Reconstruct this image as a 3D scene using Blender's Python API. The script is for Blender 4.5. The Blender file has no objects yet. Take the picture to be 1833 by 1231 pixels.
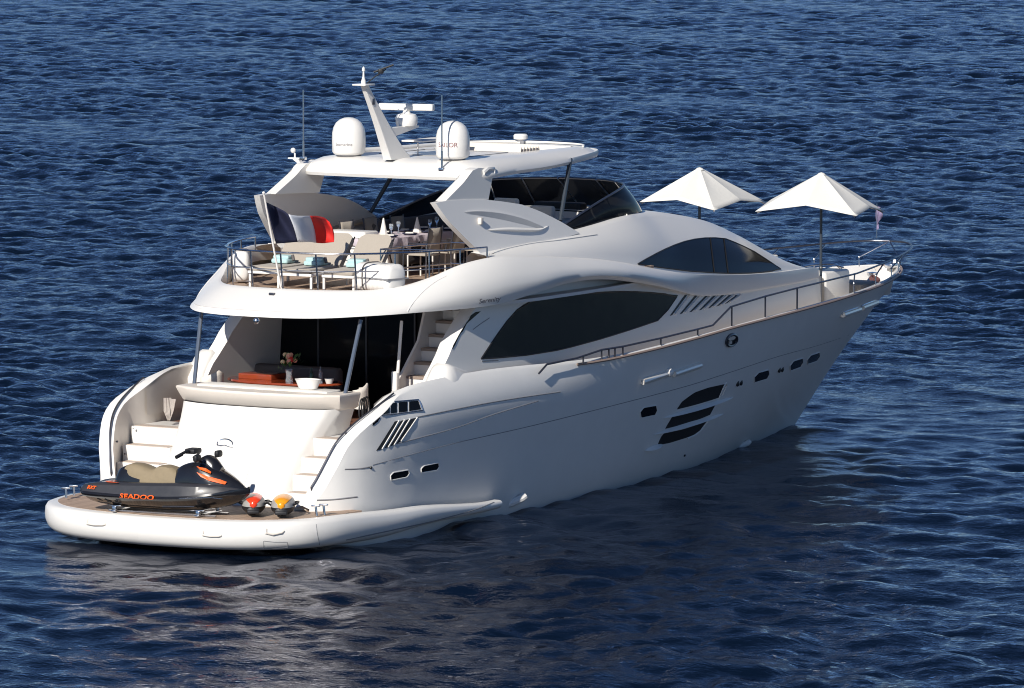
import bpy, bmesh, math, random
import numpy as np
from mathutils import Vector, Matrix
from mathutils.bvhtree import BVHTree
random.seed(7); rng = np.random.RandomState(11)
R = math.radians

# ------------------------------------------------------------------ camera, sky, sun, exposure
IW, IH = 1833.0, 1231.0
FPX, YHOR, YAW = 10100.0, -330.0, R(31.3)
PITCH = math.atan((IH/2-YHOR)/FPX)
DH = Vector((math.cos(YAW), math.sin(YAW), 0)); RT = Vector((math.sin(YAW), -math.cos(YAW), 0)); UP = Vector((0, 0, 1))
FW = DH*math.cos(PITCH)-UP*math.sin(PITCH); CU = UP*math.cos(PITCH)+DH*math.sin(PITCH)
CAM = Vector((-82.95, -57.92, 13.12))
col = bpy.context.scene.collection
cd = bpy.data.cameras.new('camera'); cam = bpy.data.objects.new('camera', cd); col.objects.link(cam)
cam.matrix_world = Matrix(((RT.x, CU.x, -FW.x, CAM.x), (RT.y, CU.y, -FW.y, CAM.y), (RT.z, CU.z, -FW.z, CAM.z), (0, 0, 0, 1)))
cd.sensor_width = 36; cd.lens = FPX/IW*36; cd.clip_start = 1; cd.clip_end = 30000
bpy.context.scene.camera = cam
SUN = Vector((-1, -.09, .61)).normalized()
sun_el = math.asin(SUN.z); sun_az = math.atan2(SUN.y, SUN.x)
w = bpy.data.worlds.new('World'); bpy.context.scene.world = w; w.use_nodes = True
nt = w.node_tree; nt.nodes.clear()
sky = nt.nodes.new('ShaderNodeTexSky'); sky.sky_type = 'NISHITA'; sky.sun_disc = False
sky.sun_elevation = sun_el; sky.sun_rotation = math.pi/2-sun_az
sky.air_density = .65; sky.dust_density = 0.0; sky.ozone_density = 3.0
bg = nt.nodes.new('ShaderNodeBackground'); bg.inputs[1].default_value = .064
wo = nt.nodes.new('ShaderNodeOutputWorld')
tint = nt.nodes.new('ShaderNodeMix'); tint.data_type = 'RGBA'; tint.blend_type = 'MULTIPLY'; tint.inputs[0].default_value = 1; tint.inputs[7].default_value = (.82, .96, 1.12, 1)
nt.links.new(sky.outputs[0], tint.inputs[6]); nt.links.new(tint.outputs[2], bg.inputs[0]); nt.links.new(bg.outputs[0], wo.inputs[0])
sd = bpy.data.lights.new('sun', 'SUN'); so = bpy.data.objects.new('sun', sd); col.objects.link(so)
sd.energy = 5.0; sd.angle = R(.5); sd.color = (1, .95, .87)
so.rotation_euler = SUN.to_track_quat('Z', 'Y').to_euler(); so.location = SUN*60
vs = bpy.context.scene.view_settings
vs.view_transform = 'Standard'; vs.look = 'None'; vs.exposure = 0.16; vs.gamma = 1; vs.use_curve_mapping = False
bpy.context.scene.cycles.pixel_filter_type = 'BLACKMAN_HARRIS'; bpy.context.scene.cycles.filter_width = 1.05; bpy.context.scene.cycles.use_denoising = True

# ------------------------------------------------------------------ survey helpers (a photo point -> a point on a plane or surface of the boat)
def ray(px, py): return (FW*FPX+RT*(px-IW/2)-CU*(py-IH/2)).normalized()
def PY(px, py, y): v = ray(px, py); return CAM+v*((y-CAM.y)/v.y)
def PX(px, py, x): v = ray(px, py); return CAM+v*((x-CAM.x)/v.x)
def PZ(px, py, z): v = ray(px, py); return CAM+v*((z-CAM.z)/v.z)
def PS(px, py, bvh, off=0.0):
    v = ray(px, py); h = bvh.ray_cast(CAM, v, 400)
    if h[0] is None: return None
    n = h[1]
    if n.dot(v) > 0: n = -n
    return h[0]+n*off
def T(tab):      # monotone cubic interpolation of a table
    xs = [t[0] for t in tab]; n = len(tab); k = len(tab[0])-1
    def comp(j):
        ys = [t[j+1] for t in tab]
        d = [(ys[i+1]-ys[i])/(xs[i+1]-xs[i]) for i in range(n-1)]
        m = [d[0]]+[0 if d[i-1]*d[i] <= 0 else 2*d[i-1]*d[i]/(d[i-1]+d[i]) for i in range(1, n-1)]+[d[-1]]
        def f(x):
            if x <= xs[0]: return ys[0]
            if x >= xs[-1]: return ys[-1]
            i = 0
            while x > xs[i+1]: i += 1
            h = xs[i+1]-xs[i]; t = (x-xs[i])/h
            return ys[i]*(1+2*t)*(1-t)**2+h*m[i]*t*(1-t)**2+ys[i+1]*t*t*(3-2*t)+h*m[i+1]*t*t*(t-1)
        return f
    fs = [comp(j) for j in range(k)]
    return fs[0] if k == 1 else (lambda x: tuple(f(x) for f in fs))
def cr(pts, n):      # catmull-rom through 3d points, n samples per span
    P = [Vector(p) for p in pts]
    if len(P) < 3: return [P[0].lerp(P[-1], i/n) for i in range(n+1)]
    out = []
    for i in range(len(P)-1):
        a = P[i-1] if i else P[0]*2-P[1]; b, c = P[i], P[i+1]; d = P[i+2] if i+2 < len(P) else P[-1]*2-P[-2]
        for k in range(n):
            t = k/n
            out.append(.5*((2*b)+(c-a)*t+(2*a-5*b+4*c-d)*t*t+(3*b-a-3*c+d)*t**3))
    out.append(P[-1]); return out
def resample(pts, n):
    P = [Vector(p) for p in pts]; L = [0]
    for i in range(1, len(P)): L.append(L[-1]+(P[i]-P[i-1]).length)
    out = []; j = 0
    for k in range(n):
        s = L[-1]*k/(n-1)
        while j < len(P)-2 and L[j+1] < s: j += 1
        d = L[j+1]-L[j]; out.append(P[j].lerp(P[j+1], (s-L[j])/d if d > 1e-9 else 0))
    return out
def sm(a, b, x): t = min(1, max(0, (x-a)/(b-a))); return t*t*(3-2*t)

# ------------------------------------------------------------------ mesh builder
class MB:
    def __init__(s): s.v = []; s.f = []; s.m = []
    def add(s, vs, fs, m=0):
        o = len(s.v); s.v += [tuple(v) for v in vs]; s.f += [tuple(i+o for i in f) for f in fs]; s.m += [m]*len(fs); return s
    def grid(s, rows, m=0, closeu=False, closev=False):
        nr, nc = len(rows), len(rows[0]); fs = []
        for i in range(nr if closev else nr-1):
            for j in range(nc if closeu else nc-1):
                fs.append((i*nc+j, i*nc+(j+1) % nc, ((i+1) % nr)*nc+(j+1) % nc, ((i+1) % nr)*nc+j))
        return s.add([p for r in rows for p in r], fs, m)
    def box(s, c, d, rz=0, m=0, bev=0.0, top=None):
        c = Vector(c); x, y, z = d[0]/2, d[1]/2, d[2]/2; b = min(bev, x*.9, y*.9, z*.9)
        M = Matrix.Rotation(rz, 3, 'Z')
        if b <= 0:
            t = top or 1
            P = [(-x, -y, -z), (x, -y, -z), (x, y, -z), (-x, y, -z), (-x*t, -y*t, z), (x*t, -y*t, z), (x*t, y*t, z), (-x*t, y*t, z)]
            return s.add([M @ Vector(p)+c for p in P], [(3, 2, 1, 0), (4, 5, 6, 7), (0, 1, 5, 4), (1, 2, 6, 5), (2, 3, 7, 6), (3, 0, 4, 7)], m)
        t = top or 1
        def ring(ax, ay, zz, k):
            out = []
            for (sx, sy, a0) in ((1, 1, 0), (-1, 1, 90), (-1, -1, 180), (1, -1, 270)):
                for q in range(4):
                    a = R(a0+q*30); out.append(M @ Vector(((sx*(ax-b)+k*b*math.cos(a)), (sy*(ay-b)+k*b*math.sin(a)), zz))+c)
            return out
        rows = []
        for (zz, k) in ((-z, .3), (-z+b*.29, .8), (-z+b, 1), (z-b, 1), (z-b*.29, .8), (z, .3)):
            f = 1+(t-1)*(zz+z)/(2*z); rows.append(ring(x*f, y*f, zz, k))
        n0 = len(s.v); s.grid(rows, m, closeu=True)
        s.f += [tuple(n0+i for i in reversed(range(16))), tuple(n0+80+i for i in range(16))]; s.m += [m, m]; return s
    def tube(s, pts, r, n=8, m=0, cap=True, r2=None):
        P = [Vector(p) for p in pts]; rows = []; N = len(P)
        t0 = (P[1]-P[0]).normalized(); up = Vector((0, 0, 1)) if abs(t0.z) < .9 else Vector((1, 0, 0))
        a = t0.cross(up).normalized()
        for i in range(N):
            t = ((P[min(i+1, N-1)]-P[max(i-1, 0)])).normalized()
            a = (a-t*a.dot(t)).normalized(); b = t.cross(a)
            rr = r if r2 is None else r+(r2-r)*i/(N-1)
            rows.append([P[i]+a*rr*math.cos(2*math.pi*k/n)+b*rr*math.sin(2*math.pi*k/n) for k in range(n)])
        n0 = len(s.v); s.grid(rows, m, closeu=True)
        if cap: s.f += [tuple(n0+i for i in range(n)), tuple(n0+(N-1)*n+i for i in reversed(range(n)))]; s.m += [m, m]
        return s
    def lathe(s, prof, c=(0, 0, 0), n=28, m=0, sx=1, sy=1):
        c = Vector(c)
        return s.grid([[c+Vector((r*sx*math.cos(2*math.pi*k/n), r*sy*math.sin(2*math.pi*k/n), z)) for k in range(n)] for r, z in prof], m, closeu=True)
    def ball(s, c, r, n=12, m=0, sc=(1, 1, 1)):
        c = Vector(c); rows = []
        for i in range(n//2+1):
            a = math.pi*i/(n//2); a = min(max(a, .001), math.pi-.001)
            rows.append([c+Vector((r*sc[0]*math.sin(a)*math.cos(2*math.pi*k/n), r*sc[1]*math.sin(a)*math.sin(2*math.pi*k/n), -r*sc[2]*math.cos(a))) for k in range(n)])
        return s.grid(rows, m, closeu=True)
    def prism(s, pts, off, m=0):      # closed outline (3d) extruded by a vector
        P = [Vector(p) for p in pts]; o = Vector(off); n = len(P)
        s.add(P+[p+o for p in P], [tuple(range(n)), tuple(reversed(range(n, 2*n)))]+[(i, i+n, (i+1) % n+n, (i+1) % n) for i in range(n)], m); return s
    def mirror(s):
        o = len(s.v); nf = len(s.f)
        s.v += [(v[0], -v[1], v[2]) for v in s.v[:o]]
        s.f += [tuple(i+o for i in reversed(f)) for f in s.f[:nf]]; s.m += s.m[:nf]; return s
    def build(s, name, mats, parent=None, smooth=35, loc=None, rz=0, recalc=True, bevel=0, label=None):
        me = bpy.data.meshes.new(name); me.from_pydata(s.v, [], s.f)
        if not isinstance(mats, (list, tuple)): mats = [mats]
        for mt in mats: me.materials.append(mt)
        me.polygons.foreach_set('material_index', s.m)
        bm = bmesh.new(); bm.from_mesh(me)
        bmesh.ops.remove_doubles(bm, verts=bm.verts, dist=2e-4)
        if recalc: bmesh.ops.recalc_face_normals(bm, faces=bm.faces)
        bm.to_mesh(me); bm.free()
        if smooth:
            me.polygons.foreach_set('use_smooth', [True]*len(me.polygons)); me.set_sharp_from_angle(angle=R(smooth))
        o = bpy.data.objects.new(name, me); col.objects.link(o)
        if parent: o.parent = parent
        if loc is not None: o.location = loc
        if rz: o.rotation_euler.z = rz
        if label: o['label'] = label
        if bevel:
            md = o.modifiers.new('bevel', 'BEVEL'); md.width = bevel; md.segments = 2; md.limit_method = 'ANGLE'; md.angle_limit = R(40)
        return o
def bvh_of(*mbs):
    v = []; f = []
    for mb in mbs:
        o = len(v); v += [Vector(p) for p in mb.v]; f += [tuple(i+o for i in q) for q in mb.f]
    return BVHTree.FromPolygons(v, f)
def thing(name, label, cat, loc=(0, 0, 0), rz=0, group=None):
    o = bpy.data.objects.new(name, None); col.objects.link(o); o.location = loc; o.rotation_euler.z = rz
    o.empty_display_size = .2; o['label'] = label; o['category'] = cat
    if group: o['group'] = group
    return o
def tag(o, label, cat, group=None, kind=None):
    if label: o['label'] = label
    if cat: o['category'] = cat
    if group: o['group'] = group
    if kind: o['kind'] = kind
    return o
def dup(root, loc, rz, label):
    def cp(o, par):
        c = o.copy(); col.objects.link(c)
        if par: c.parent = par
        for ch in [x for x in o.children]: cp(ch, c)
        return c
    r = cp(root, None); r.location = loc; r.rotation_euler.z = rz; r['label'] = label
    return r
def text_flat(s, size, extr=0.0, shear=0.0, bold=0.0):      # lettering as flat triangles in the xy plane, centred
    c = bpy.data.curves.new('lettering', 'FONT'); c.body = s; c.size = size; c.align_x = 'CENTER'; c.align_y = 'CENTER'
    c.extrude = extr; c.shear = shear; c.offset = bold; c.resolution_u = 3
    o = bpy.data.objects.new('lettering', c); col.objects.link(o)
    dg = bpy.context.evaluated_depsgraph_get(); me = bpy.data.meshes.new_from_object(o.evaluated_get(dg))
    v = [tuple(x.co) for x in me.vertices]; f = [tuple(p.vertices) for p in me.polygons]
    bpy.data.objects.remove(o); bpy.data.curves.remove(c); bpy.data.meshes.remove(me)
    return v, f

# ------------------------------------------------------------------ materials
def mat(name, c, rough=.5, metal=0, coat=0, spec=.5, var=0, vscale=3, bump=0, bscale=40, trans=0, ior=1.45, alpha=1, sheen=0, emit=None):
    m = bpy.data.materials.new(name); m.use_nodes = True; n = m.node_tree; b = n.nodes['Principled BSDF']
    b.inputs['Base Color'].default_value = (*c, 1); b.inputs['Roughness'].default_value = rough; b.inputs['Metallic'].default_value = metal
    b.inputs['Coat Weight'].default_value = coat; b.inputs['Coat Roughness'].default_value = .08; b.inputs['Specular IOR Level'].default_value = spec
    b.inputs['Transmission Weight'].default_value = trans; b.inputs['IOR'].default_value = ior; b.inputs['Alpha'].default_value = alpha
    b.inputs['Sheen Weight'].default_value = sheen
    if var or bump:
        tc = n.nodes.new('ShaderNodeTexCoord')
    if var:
        no = n.nodes.new('ShaderNodeTexNoise'); no.inputs['Scale'].default_value = vscale; no.inputs['Detail'].default_value = 5; no.inputs['Roughness'].default_value = .6
        n.links.new(tc.outputs['Object'], no.inputs['Vector'])
        mx = n.nodes.new('ShaderNodeMix'); mx.data_type = 'RGBA'; mx.inputs[6].default_value = (*[x*(1-var) for x in c], 1); mx.inputs[7].default_value = (*[min(1, x*(1+var)) for x in c], 1)
        n.links.new(no.outputs['Fac'], mx.inputs[0]); n.links.new(mx.outputs[2], b.inputs['Base Color'])
        mr = n.nodes.new('ShaderNodeMapRange'); mr.inputs[3].default_value = max(0, rough-.08); mr.inputs[4].default_value = min(1, rough+.1)
        n.links.new(no.outputs['Fac'], mr.inputs[0]); n.links.new(mr.outputs[0], b.inputs['Roughness'])
    if bump:
        nb = n.nodes.new('ShaderNodeTexNoise'); nb.inputs['Scale'].default_value = bscale; nb.inputs['Detail'].default_value = 3
        n.links.new(tc.outputs['Object'], nb.inputs['Vector'])
        bp = n.nodes.new('ShaderNodeBump'); bp.inputs['Strength'].default_value = bump; bp.inputs['Distance'].default_value = .02
        n.links.new(nb.outputs['Fac'], bp.inputs['Height']); n.links.new(bp.outputs[0], b.inputs['Normal'])
    if emit:
        b.inputs['Emission Color'].default_value = (*emit[:3], 1); b.inputs['Emission Strength'].default_value = emit[3]
    return m
def teak(name, c, axis=1, pitch=.06, dark=.35):
    m = mat(name, c, .65, var=.18, vscale=2.5); n = m.node_tree; b = n.nodes['Principled BSDF']
    tc = n.nodes.new('ShaderNodeTexCoord'); sp = n.nodes.new('ShaderNodeSeparateXYZ'); n.links.new(tc.outputs['Object'], sp.inputs[0])
    ma = n.nodes.new('ShaderNodeMath'); ma.operation = 'MULTIPLY'; ma.inputs[1].default_value = 1/pitch; n.links.new(sp.outputs[axis], ma.inputs[0])
    fr = n.nodes.new('ShaderNodeMath'); fr.operation = 'FRACT'; n.links.new(ma.outputs[0], fr.inputs[0])
    lt = n.nodes.new('ShaderNodeMath'); lt.operation = 'LESS_THAN'; lt.inputs[1].default_value = .13; n.links.new(fr.outputs[0], lt.inputs[0])
    fl = n.nodes.new('ShaderNodeMath'); fl.operation = 'FLOOR'; n.links.new(ma.outputs[0], fl.inputs[0])
    wn = n.nodes.new('ShaderNodeTexWhiteNoise'); wn.noise_dimensions = '1D'; n.links.new(fl.outputs[0], wn.inputs['W'])
    old = b.inputs['Base Color'].links[0].from_socket
    m1 = n.nodes.new('ShaderNodeMix'); m1.data_type = 'RGBA'; m1.blend_type = 'MULTIPLY'
    mr = n.nodes.new('ShaderNodeMapRange'); mr.inputs[3].default_value = .8; mr.inputs[4].default_value = 1.12; n.links.new(wn.outputs['Value'], mr.inputs[0])
    m1.inputs[0].default_value = 1; n.links.new(old, m1.inputs[6]); n.links.new(mr.outputs[0], m1.inputs[7])
    m2 = n.nodes.new('ShaderNodeMix'); m2.data_type = 'RGBA'; n.links.new(lt.outputs[0], m2.inputs[0]); n.links.new(m1.outputs[2], m2.inputs[6])
    m2.inputs[7].default_value = (*[x*dark for x in c], 1); n.links.new(m2.outputs[2], b.inputs['Base Color'])
    return m
WH = mat('gelcoat_white', (.75, .73, .695), .35, coat=.12, var=.025, vscale=1.2)
HULLM = mat('hull_paint', (.76, .745, .715), .5, coat=.12, var=.05, vscale=2.2, bump=.06, bscale=2.5)
WH2 = mat('moulded_white', (.74, .70, .66), .5, var=.04, vscale=3)
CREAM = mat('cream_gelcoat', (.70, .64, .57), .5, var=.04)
GLASS = mat('tinted_glass', (.006, .0075, .0095), .09, spec=.13, var=.05)
PANE = mat('porthole_glass', (.006, .007, .009), .25, spec=.12)
SMOKE = mat('smoked_acrylic', (.012, .013, .016), .08, trans=.15, ior=1.12, spec=.3)
STEEL = mat('stainless_steel', (.62, .62, .64), .2, metal=1, var=.05, vscale=20)
DSTEEL = mat('dark_rail', (.12, .12, .14), .3, metal=.8)
BLACK = mat('black_rubber', (.012, .012, .014), .5)
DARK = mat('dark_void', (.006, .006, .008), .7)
MIDGREY = mat('grey_seam', (.22, .22, .23), .6)  # flat grey for seams, the platform underside and small fittings
TEAK = teak('weathered_teak', (.42, .30, .22)); TEAKX = teak('weathered_teak_cross', (.42, .30, .22), 0)
TEAKD = teak('oiled_teak', (.20, .09, .055))
CUSH = mat('beige_cushion', (.38, .335, .28), .85, sheen=.2, var=.05, bump=.2, bscale=60)
CUSHG = mat('grey_cushion', (.11, .10, .10), .85, var=.1, bump=.2)
CUSHW = mat('white_cushion', (.72, .69, .64), .85, var=.04, bump=.2, bscale=30)
CANVAS = mat('white_canvas', (.70, .68, .63), .8, var=.03, vscale=5, bump=.15, bscale=14)
LILAC = mat('lilac_linen', (.55, .48, .53), .85, var=.06, bump=.3, bscale=12)
TEAL = mat('pale_aqua_towel', (.42, .60, .60), .9, var=.12, vscale=25, bump=.4, bscale=90)
MAHOG = mat('varnished_mahogany', (.25, .045, .015), .15, coat=.8, var=.25, vscale=6)
NAVY = mat('navy_bunting', (.012, .015, .045), .8, bump=.2, bscale=20)
FLW = mat('white_bunting', (.62, .64, .68), .8, bump=.2, bscale=20)
FLR = mat('red_bunting', (.62, .018, .014), .75, bump=.2, bscale=20)
PLATE = mat('blue_glaze', (.02, .025, .06), .2)
CLEAR = mat('clear_glass', (.75, .8, .85), .05, trans=.8)
SKI = mat('ski_black', (.010, .010, .012), .22, coat=.7, var=.15, vscale=6)
SKIG = mat('ski_dark_grey', (.035, .035, .04), .35, coat=.3, var=.12, vscale=10)
ORANGE = mat('ski_orange', (.85, .12, .012), .4)
REDO = mat('scooter_red', (.8, .05, .012), .35, coat=.4); YELO = mat('scooter_yellow', (.85, .33, .01), .35, coat=.4)
TREAD = mat('cream_tread', (.46, .38, .32), .7)
BAR = mat('sunlit_slot_bar', (.97, .90, .80), .38, metal=.55)  # pale tone stands in for sunlight seen through the fairlead slots
GREY = mat('scooter_grey', (.32, .31, .29), .4, var=.1)
TAN = mat('tan_seat_cloth', (.24, .19, .12), .75, var=.15, vscale=9, bump=.4, bscale=12)
SLATE = mat('slate_blue_pole', (.16, .19, .24), .3, metal=.6)
POLE = mat('dark_pole', (.035, .045, .06), .35)
REDTXT = mat('maroon_lettering', (.22, .07, .07), .5); GREYTXT = mat('grey_lettering', (.20, .18, .19), .5)
ROPE = mat('rope', (.45, .40, .36), .9, bump=.5, bscale=80); REDROPE = mat('red_rope', (.12, .05, .05), .9)
GREEN = mat('leaf_green', (.05, .12, .03), .6); PETAL1 = mat('petal_cream', (.8, .6, .35), .6); PETAL2 = mat('petal_red', (.6, .03, .03), .6); PETAL3 = mat('petal_pink', (.75, .35, .25), .6)

# ------------------------------------------------------------------ the yacht
yacht = thing('motor_yacht', 'large white three deck motor yacht with dark windows riding at anchor', 'yacht')

# ---- hull
sheer = T([(1.55, 2.26, .66), (1.64, 2.38, .85), (1.74, 2.48, 1.02), (1.93, 2.64, 1.45), (2.1, 2.74, 1.76), (2.35, 2.85, 2.0), (2.7, 2.94, 2.2), (3.1, 3.0, 2.36),
           (3.55, 3.03, 2.54), (4.0, 3.07, 2.65), (5.0, 3.12, 2.74), (6.3, 3.16, 2.79), (7.8, 3.2, 2.76), (9.6, 3.27, 2.67), (12, 3.3, 2.74), (14, 3.27, 2.83),
           (15.6, 3.2, 2.91), (18.2, 3.03, 2.99), (20.3, 2.8, 3.04), (22.5, 2.42, 3.08), (24.6, 1.92, 3.11), (26.1, 1.42, 3.13), (27.3, .92, 3.13), (28.1, .5, 3.13), (28.6, .2, 3.13), (28.85, 0.0, 3.13)])
bot_y = T([(1.55, 2.24), (1.74, 2.44), (2.1, 2.66), (2.6, 2.78), (3.4, 2.80), (5, 2.62), (7.6, 2.40), (10.8, 2.22), (15, 1.8), (18, 1.45), (21, 1.0), (24, .55), (26.5, .25), (28.85, 0)])
stem_x = T([(-.5, 23.4), (0, 24.13), (.55, 24.93), (1.1, 25.75), (1.58, 26.49), (2.07, 27.27), (2.6, 28.08), (3.0, 28.66), (3.2, 28.92)])
ZB = -.5; X0 = 1.55; XE = 28.85
ucols = [1.55, 1.6, 1.66, 1.74, 1.83, 1.93, 2.02, 2.1, 2.22, 2.35, 2.5, 2.7, 2.9, 3.1, 3.3, 3.55, 3.8, 4.1]+[4.5+.5*i for i in range(48)]+[28.3, 28.5, 28.65, 28.78, 28.85]
trow = [0, .14, .22, .3, .4, .5, .58, .64, .7, .76, .82, .87, .91, .945, .97, .99, 1]
def hull_pt(xs, t):
    ys, zs = sheer(xs); z = ZB+t*(zs-ZB)
    u = (xs-X0)/(XE-X0); zst = ZB+t*(3.13-ZB)
    x = X0+(xs-X0)*(1+(stem_x(zst)/XE*XE-XE)/(XE-X0)*sm(.25, 1, u)) if u > 0 else xs
    yb = bot_y(xs); p = .62+.40*u*u
    y = yb+(ys-yb)*(t**p)
    kn = math.exp(-((z-(1.5+.35*u))/.10)**2)*.018*(1-u)            # the soft knuckle line
    th = .26*sm(2.6, 4.2, xs)*(1-sm(7, 11.5, xs)); y -= th*(max(0, (t-.80)/.20))**2.2-th*.12*math.exp(-((t-.78)/.1)**2)
    return Vector((x, y+kn, z))
HG = [[hull_pt(x, t) for x in ucols] for t in trow]
for r_ in HG:
    for _ in range(14):
        q_ = [p.copy() for p in r_]
        for i in range(19, len(r_)-2):
            if abs(ucols[i+1]-ucols[i]-.5) < .02 or ucols[i] < 28: q_[i].y = r_[i].y*.5+.25*(r_[i-1].y+r_[i+1].y); q_[i].z = r_[i].z*.5+.25*(r_[i-1].z+r_[i+1].z)
        r_[:] = q_
hullm = MB(); hullm.grid(HG)
hull_b = None
full = MB(); full.v = [(v[0], -v[1], v[2]) for v in hullm.v]; full.f = [tuple(reversed(f)) for f in hullm.f]; full.m = list(hullm.m)
BV_HULL = bvh_of(full)
def hull_y(x, z, inset=.09):
    h = BV_HULL.ray_cast(Vector((x, -12, z)), Vector((0, 1, 0)), 12)
    return max(.02, -h[0].y-inset) if h[0] is not None else .02
def capw(x): return .06+.26*(1-sm(3.2, 4.6, x))
h2 = MB(); h2.v = list(hullm.v); h2.f = list(hullm.f); h2.m = list(hullm.m)
def deck_z(x): return 1.0 if x < 2 else (1.75 if x < 9 else 2.2+.25*sm(9, 16, x)+.1*sm(18, 24, x))
cap = []; cols2 = [x for x in ucols if x < 28.6]
for k in range(4):
    row = []
    for x in cols2:
        p = HG[-1][ucols.index(x)]; w_ = min(capw(x), p.y*.6)
        if k == 0: q = p
        elif k == 1: q = p+Vector((0, -w_*.5, .035+.02*(x < 3.5)))
        elif k == 2: q = p+Vector((0, -w_, .0))
        else:
            zb = min(p.z-.05, .6 if x < 3.2 else deck_z(x)-.05); q = Vector((p.x, min(p.y-w_-.02, hull_y(p.x, zb) if x > 2 else 9), zb))
        row.append(q)
    cap.append(row)
h2.grid(cap[:3]); h2.grid(cap[2:], 1)  # inner face in cream: the beige of its shade is put into the colour
h2.mirror()
# closed transom plate under the platform
h2.grid([[Vector((1.57, -2.4+4.8*i/8, z)) for i in range(9)] for z in (-.5, .1, .5)])
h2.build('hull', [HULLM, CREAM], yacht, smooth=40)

def mirror_part(mb, name, m, smooth=35, both=True, parent=None, sub=None, **k):
    o = mb.build(name, m, parent or yacht, smooth, **k)
    if both:
        mm = MB(); mm.v = [(v[0], -v[1], v[2]) for v in mb.v]; mm.f = [tuple(reversed(f)) for f in mb.f]; mm.m = list(mb.m)
        mm.build(name, m, parent or yacht, smooth, **k)
    return o
def patch(A, B, bvh, off=.012, thick=.03, nu=14, nv=5, mb=None):
    # a thin panel following the surface between two survey lines
    A = resample([(*p, 0) for p in A], nu); B = resample([(*p, 0) for p in B], nu)
    front = []; back = []
    for j in range(nv):
        fr = []; bk = []
        for i in range(nu):
            q = A[i].lerp(B[i], j/(nv-1)); a = None
            for dy in (0, 1, 2, 3, 5, 7, 10, 14, 20):
                a = PS(q.x, q.y+dy, bvh, off); b = PS(q.x, q.y+dy, bvh, -thick)
                if a is not None: break
            if a is None:
                a = fr[-1] if fr else Vector((0, 0, 0)); b = bk[-1] if bk else Vector((0, 0, 0))
            fr.append(a); bk.append(b)
        front.append(fr); back.append(bk)
    mb = mb or MB(); mb.grid(front)
    rim = lambda g: [p for p in g[0]]+[g[j][-1] for j in range(1, nv)]+[p for p in reversed(g[-1][:-1])]+[g[j][0] for j in range(nv-2, 0, -1)]
    mb.grid([rim(front), rim(back)], closeu=True); return mb
def rim_tube(A, B, bvh, r, off=.01, mb=None, n=6):
    L = list(A)+list(reversed(B)); pts = resample([(*p, 0) for p in L+[L[0]]], 30)
    P = [PS(p.x, p.y, bvh, off) for p in pts]; P = [p for p in P if p is not None]
    mb = mb or MB(); mb.tube(P, r, n); return mb
def line_on(pts, bvh, r=.008, off=.002, n=24, mb=None):
    Q = cr([(*p, 0) for p in pts], 6); Q = resample(Q, n); P = [PS(p.x, p.y, bvh, off) for p in Q]; P = [p for p in P if p is not None]
    mb = mb or MB(); mb.tube(P, r, 5); return mb
C6 = lambda L: [(560+.3573*a, 560+.3573*b) for a, b in L]
C7 = lambda L: [(1100+.325*a, 560+.325*b) for a, b in L]
C4 = lambda L: [(780+.3492*a, 260+.349*b) for a, b in L]
C5 = lambda L: [(1130+.3248*a, 280+.325*b) for a, b in L]

# ---- hull side details (starboard surveyed, port mirrored)
def flip(mb):
    m2 = MB(); m2.v = [(v[0], -v[1], v[2]) for v in mb.v]; m2.f = [tuple(reversed(f)) for f in mb.f]; m2.m = list(mb.m); return m2
def portlight(top, bot):
    fr = rim_tube(top, bot, BV_HULL, .011, .004); gl = patch(top, bot, BV_HULL, .008, .02, 8, 4)
    for k in (0, 1):
        f = (flip(fr) if k else fr).build('porthole', WH, yacht); (flip(gl) if k else gl).build('pane', PANE, f)
portlight(C7([(140, 545), (160, 520), (228, 508)]), C7([(145, 578), (222, 562), (234, 535)]))
portlight(C7([(770, 352), (792, 328), (848, 312)]), C7([(770, 383), (838, 362), (852, 335)]))
portlight(C7([(966, 290), (985, 264), (1036, 248)]), C7([(968, 318), (1022, 298), (1038, 270)]))
portlight(C7([(1062, 256), (1080, 232), (1128, 216)]), C7([(1063, 282), (1112, 264), (1130, 238)]))
portlight(C6([(388, 815), (402, 799), (478, 786)]), C6([(390, 838), (470, 822), (481, 805)]))
portlight(C6([(542, 780), (556, 765), (628, 750)]), C6([(543, 800), (620, 787), (631, 770)]))
# engine room grille
gr = patch(C7([(345, 528), (372, 488), (440, 438), (520, 410), (605, 392)]), C7([(345, 530), (420, 512), (480, 495), (530, 480), (575, 465)]), BV_HULL, .006, .02, 14, 5)
patch(C7([(280, 635), (300, 600), (322, 565)])+C7([(420, 540), (556, 503)]), C7([(280, 637), (350, 620), (400, 605), (470, 583), (525, 560)]), BV_HULL, .006, .02, 14, 5, gr)
patch(C7([(238, 725), (252, 690), (266, 665), (380, 640), (505, 598)]), C7([(238, 727), (300, 716), (400, 685), (440, 668), (470, 645)]), BV_HULL, .006, .02, 14, 5, gr)
bl = MB()
for a, b in (((262, 580), (655, 462)), ((212, 670), (602, 553)), ((165, 757), (262, 722))):
    (x0, y0), (x1, y1) = C7([a, b]); rows = []
    for i in range(15):
        t = i/14; q = (x0+(x1-x0)*t, y0+(y1-y0)*t); wd = math.sin(math.pi*min(1, max(0, t)))**.6
        a_ = PS(q[0], q[1]-3.4*wd, BV_HULL, .004); b_ = PS(q[0], q[1], BV_HULL, .01+.09*wd); c_ = PS(q[0], q[1]+3.6*wd+.3, BV_HULL, .004)
        rows.append([a_, b_, c_])
    bl.grid(rows)
for k in (0, 1):
    g = (flip(gr) if k else gr).build('engine_vent', DARK, yacht); (flip(bl) if k else bl).build('vent_blade', HULLM, g, smooth=30)
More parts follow.
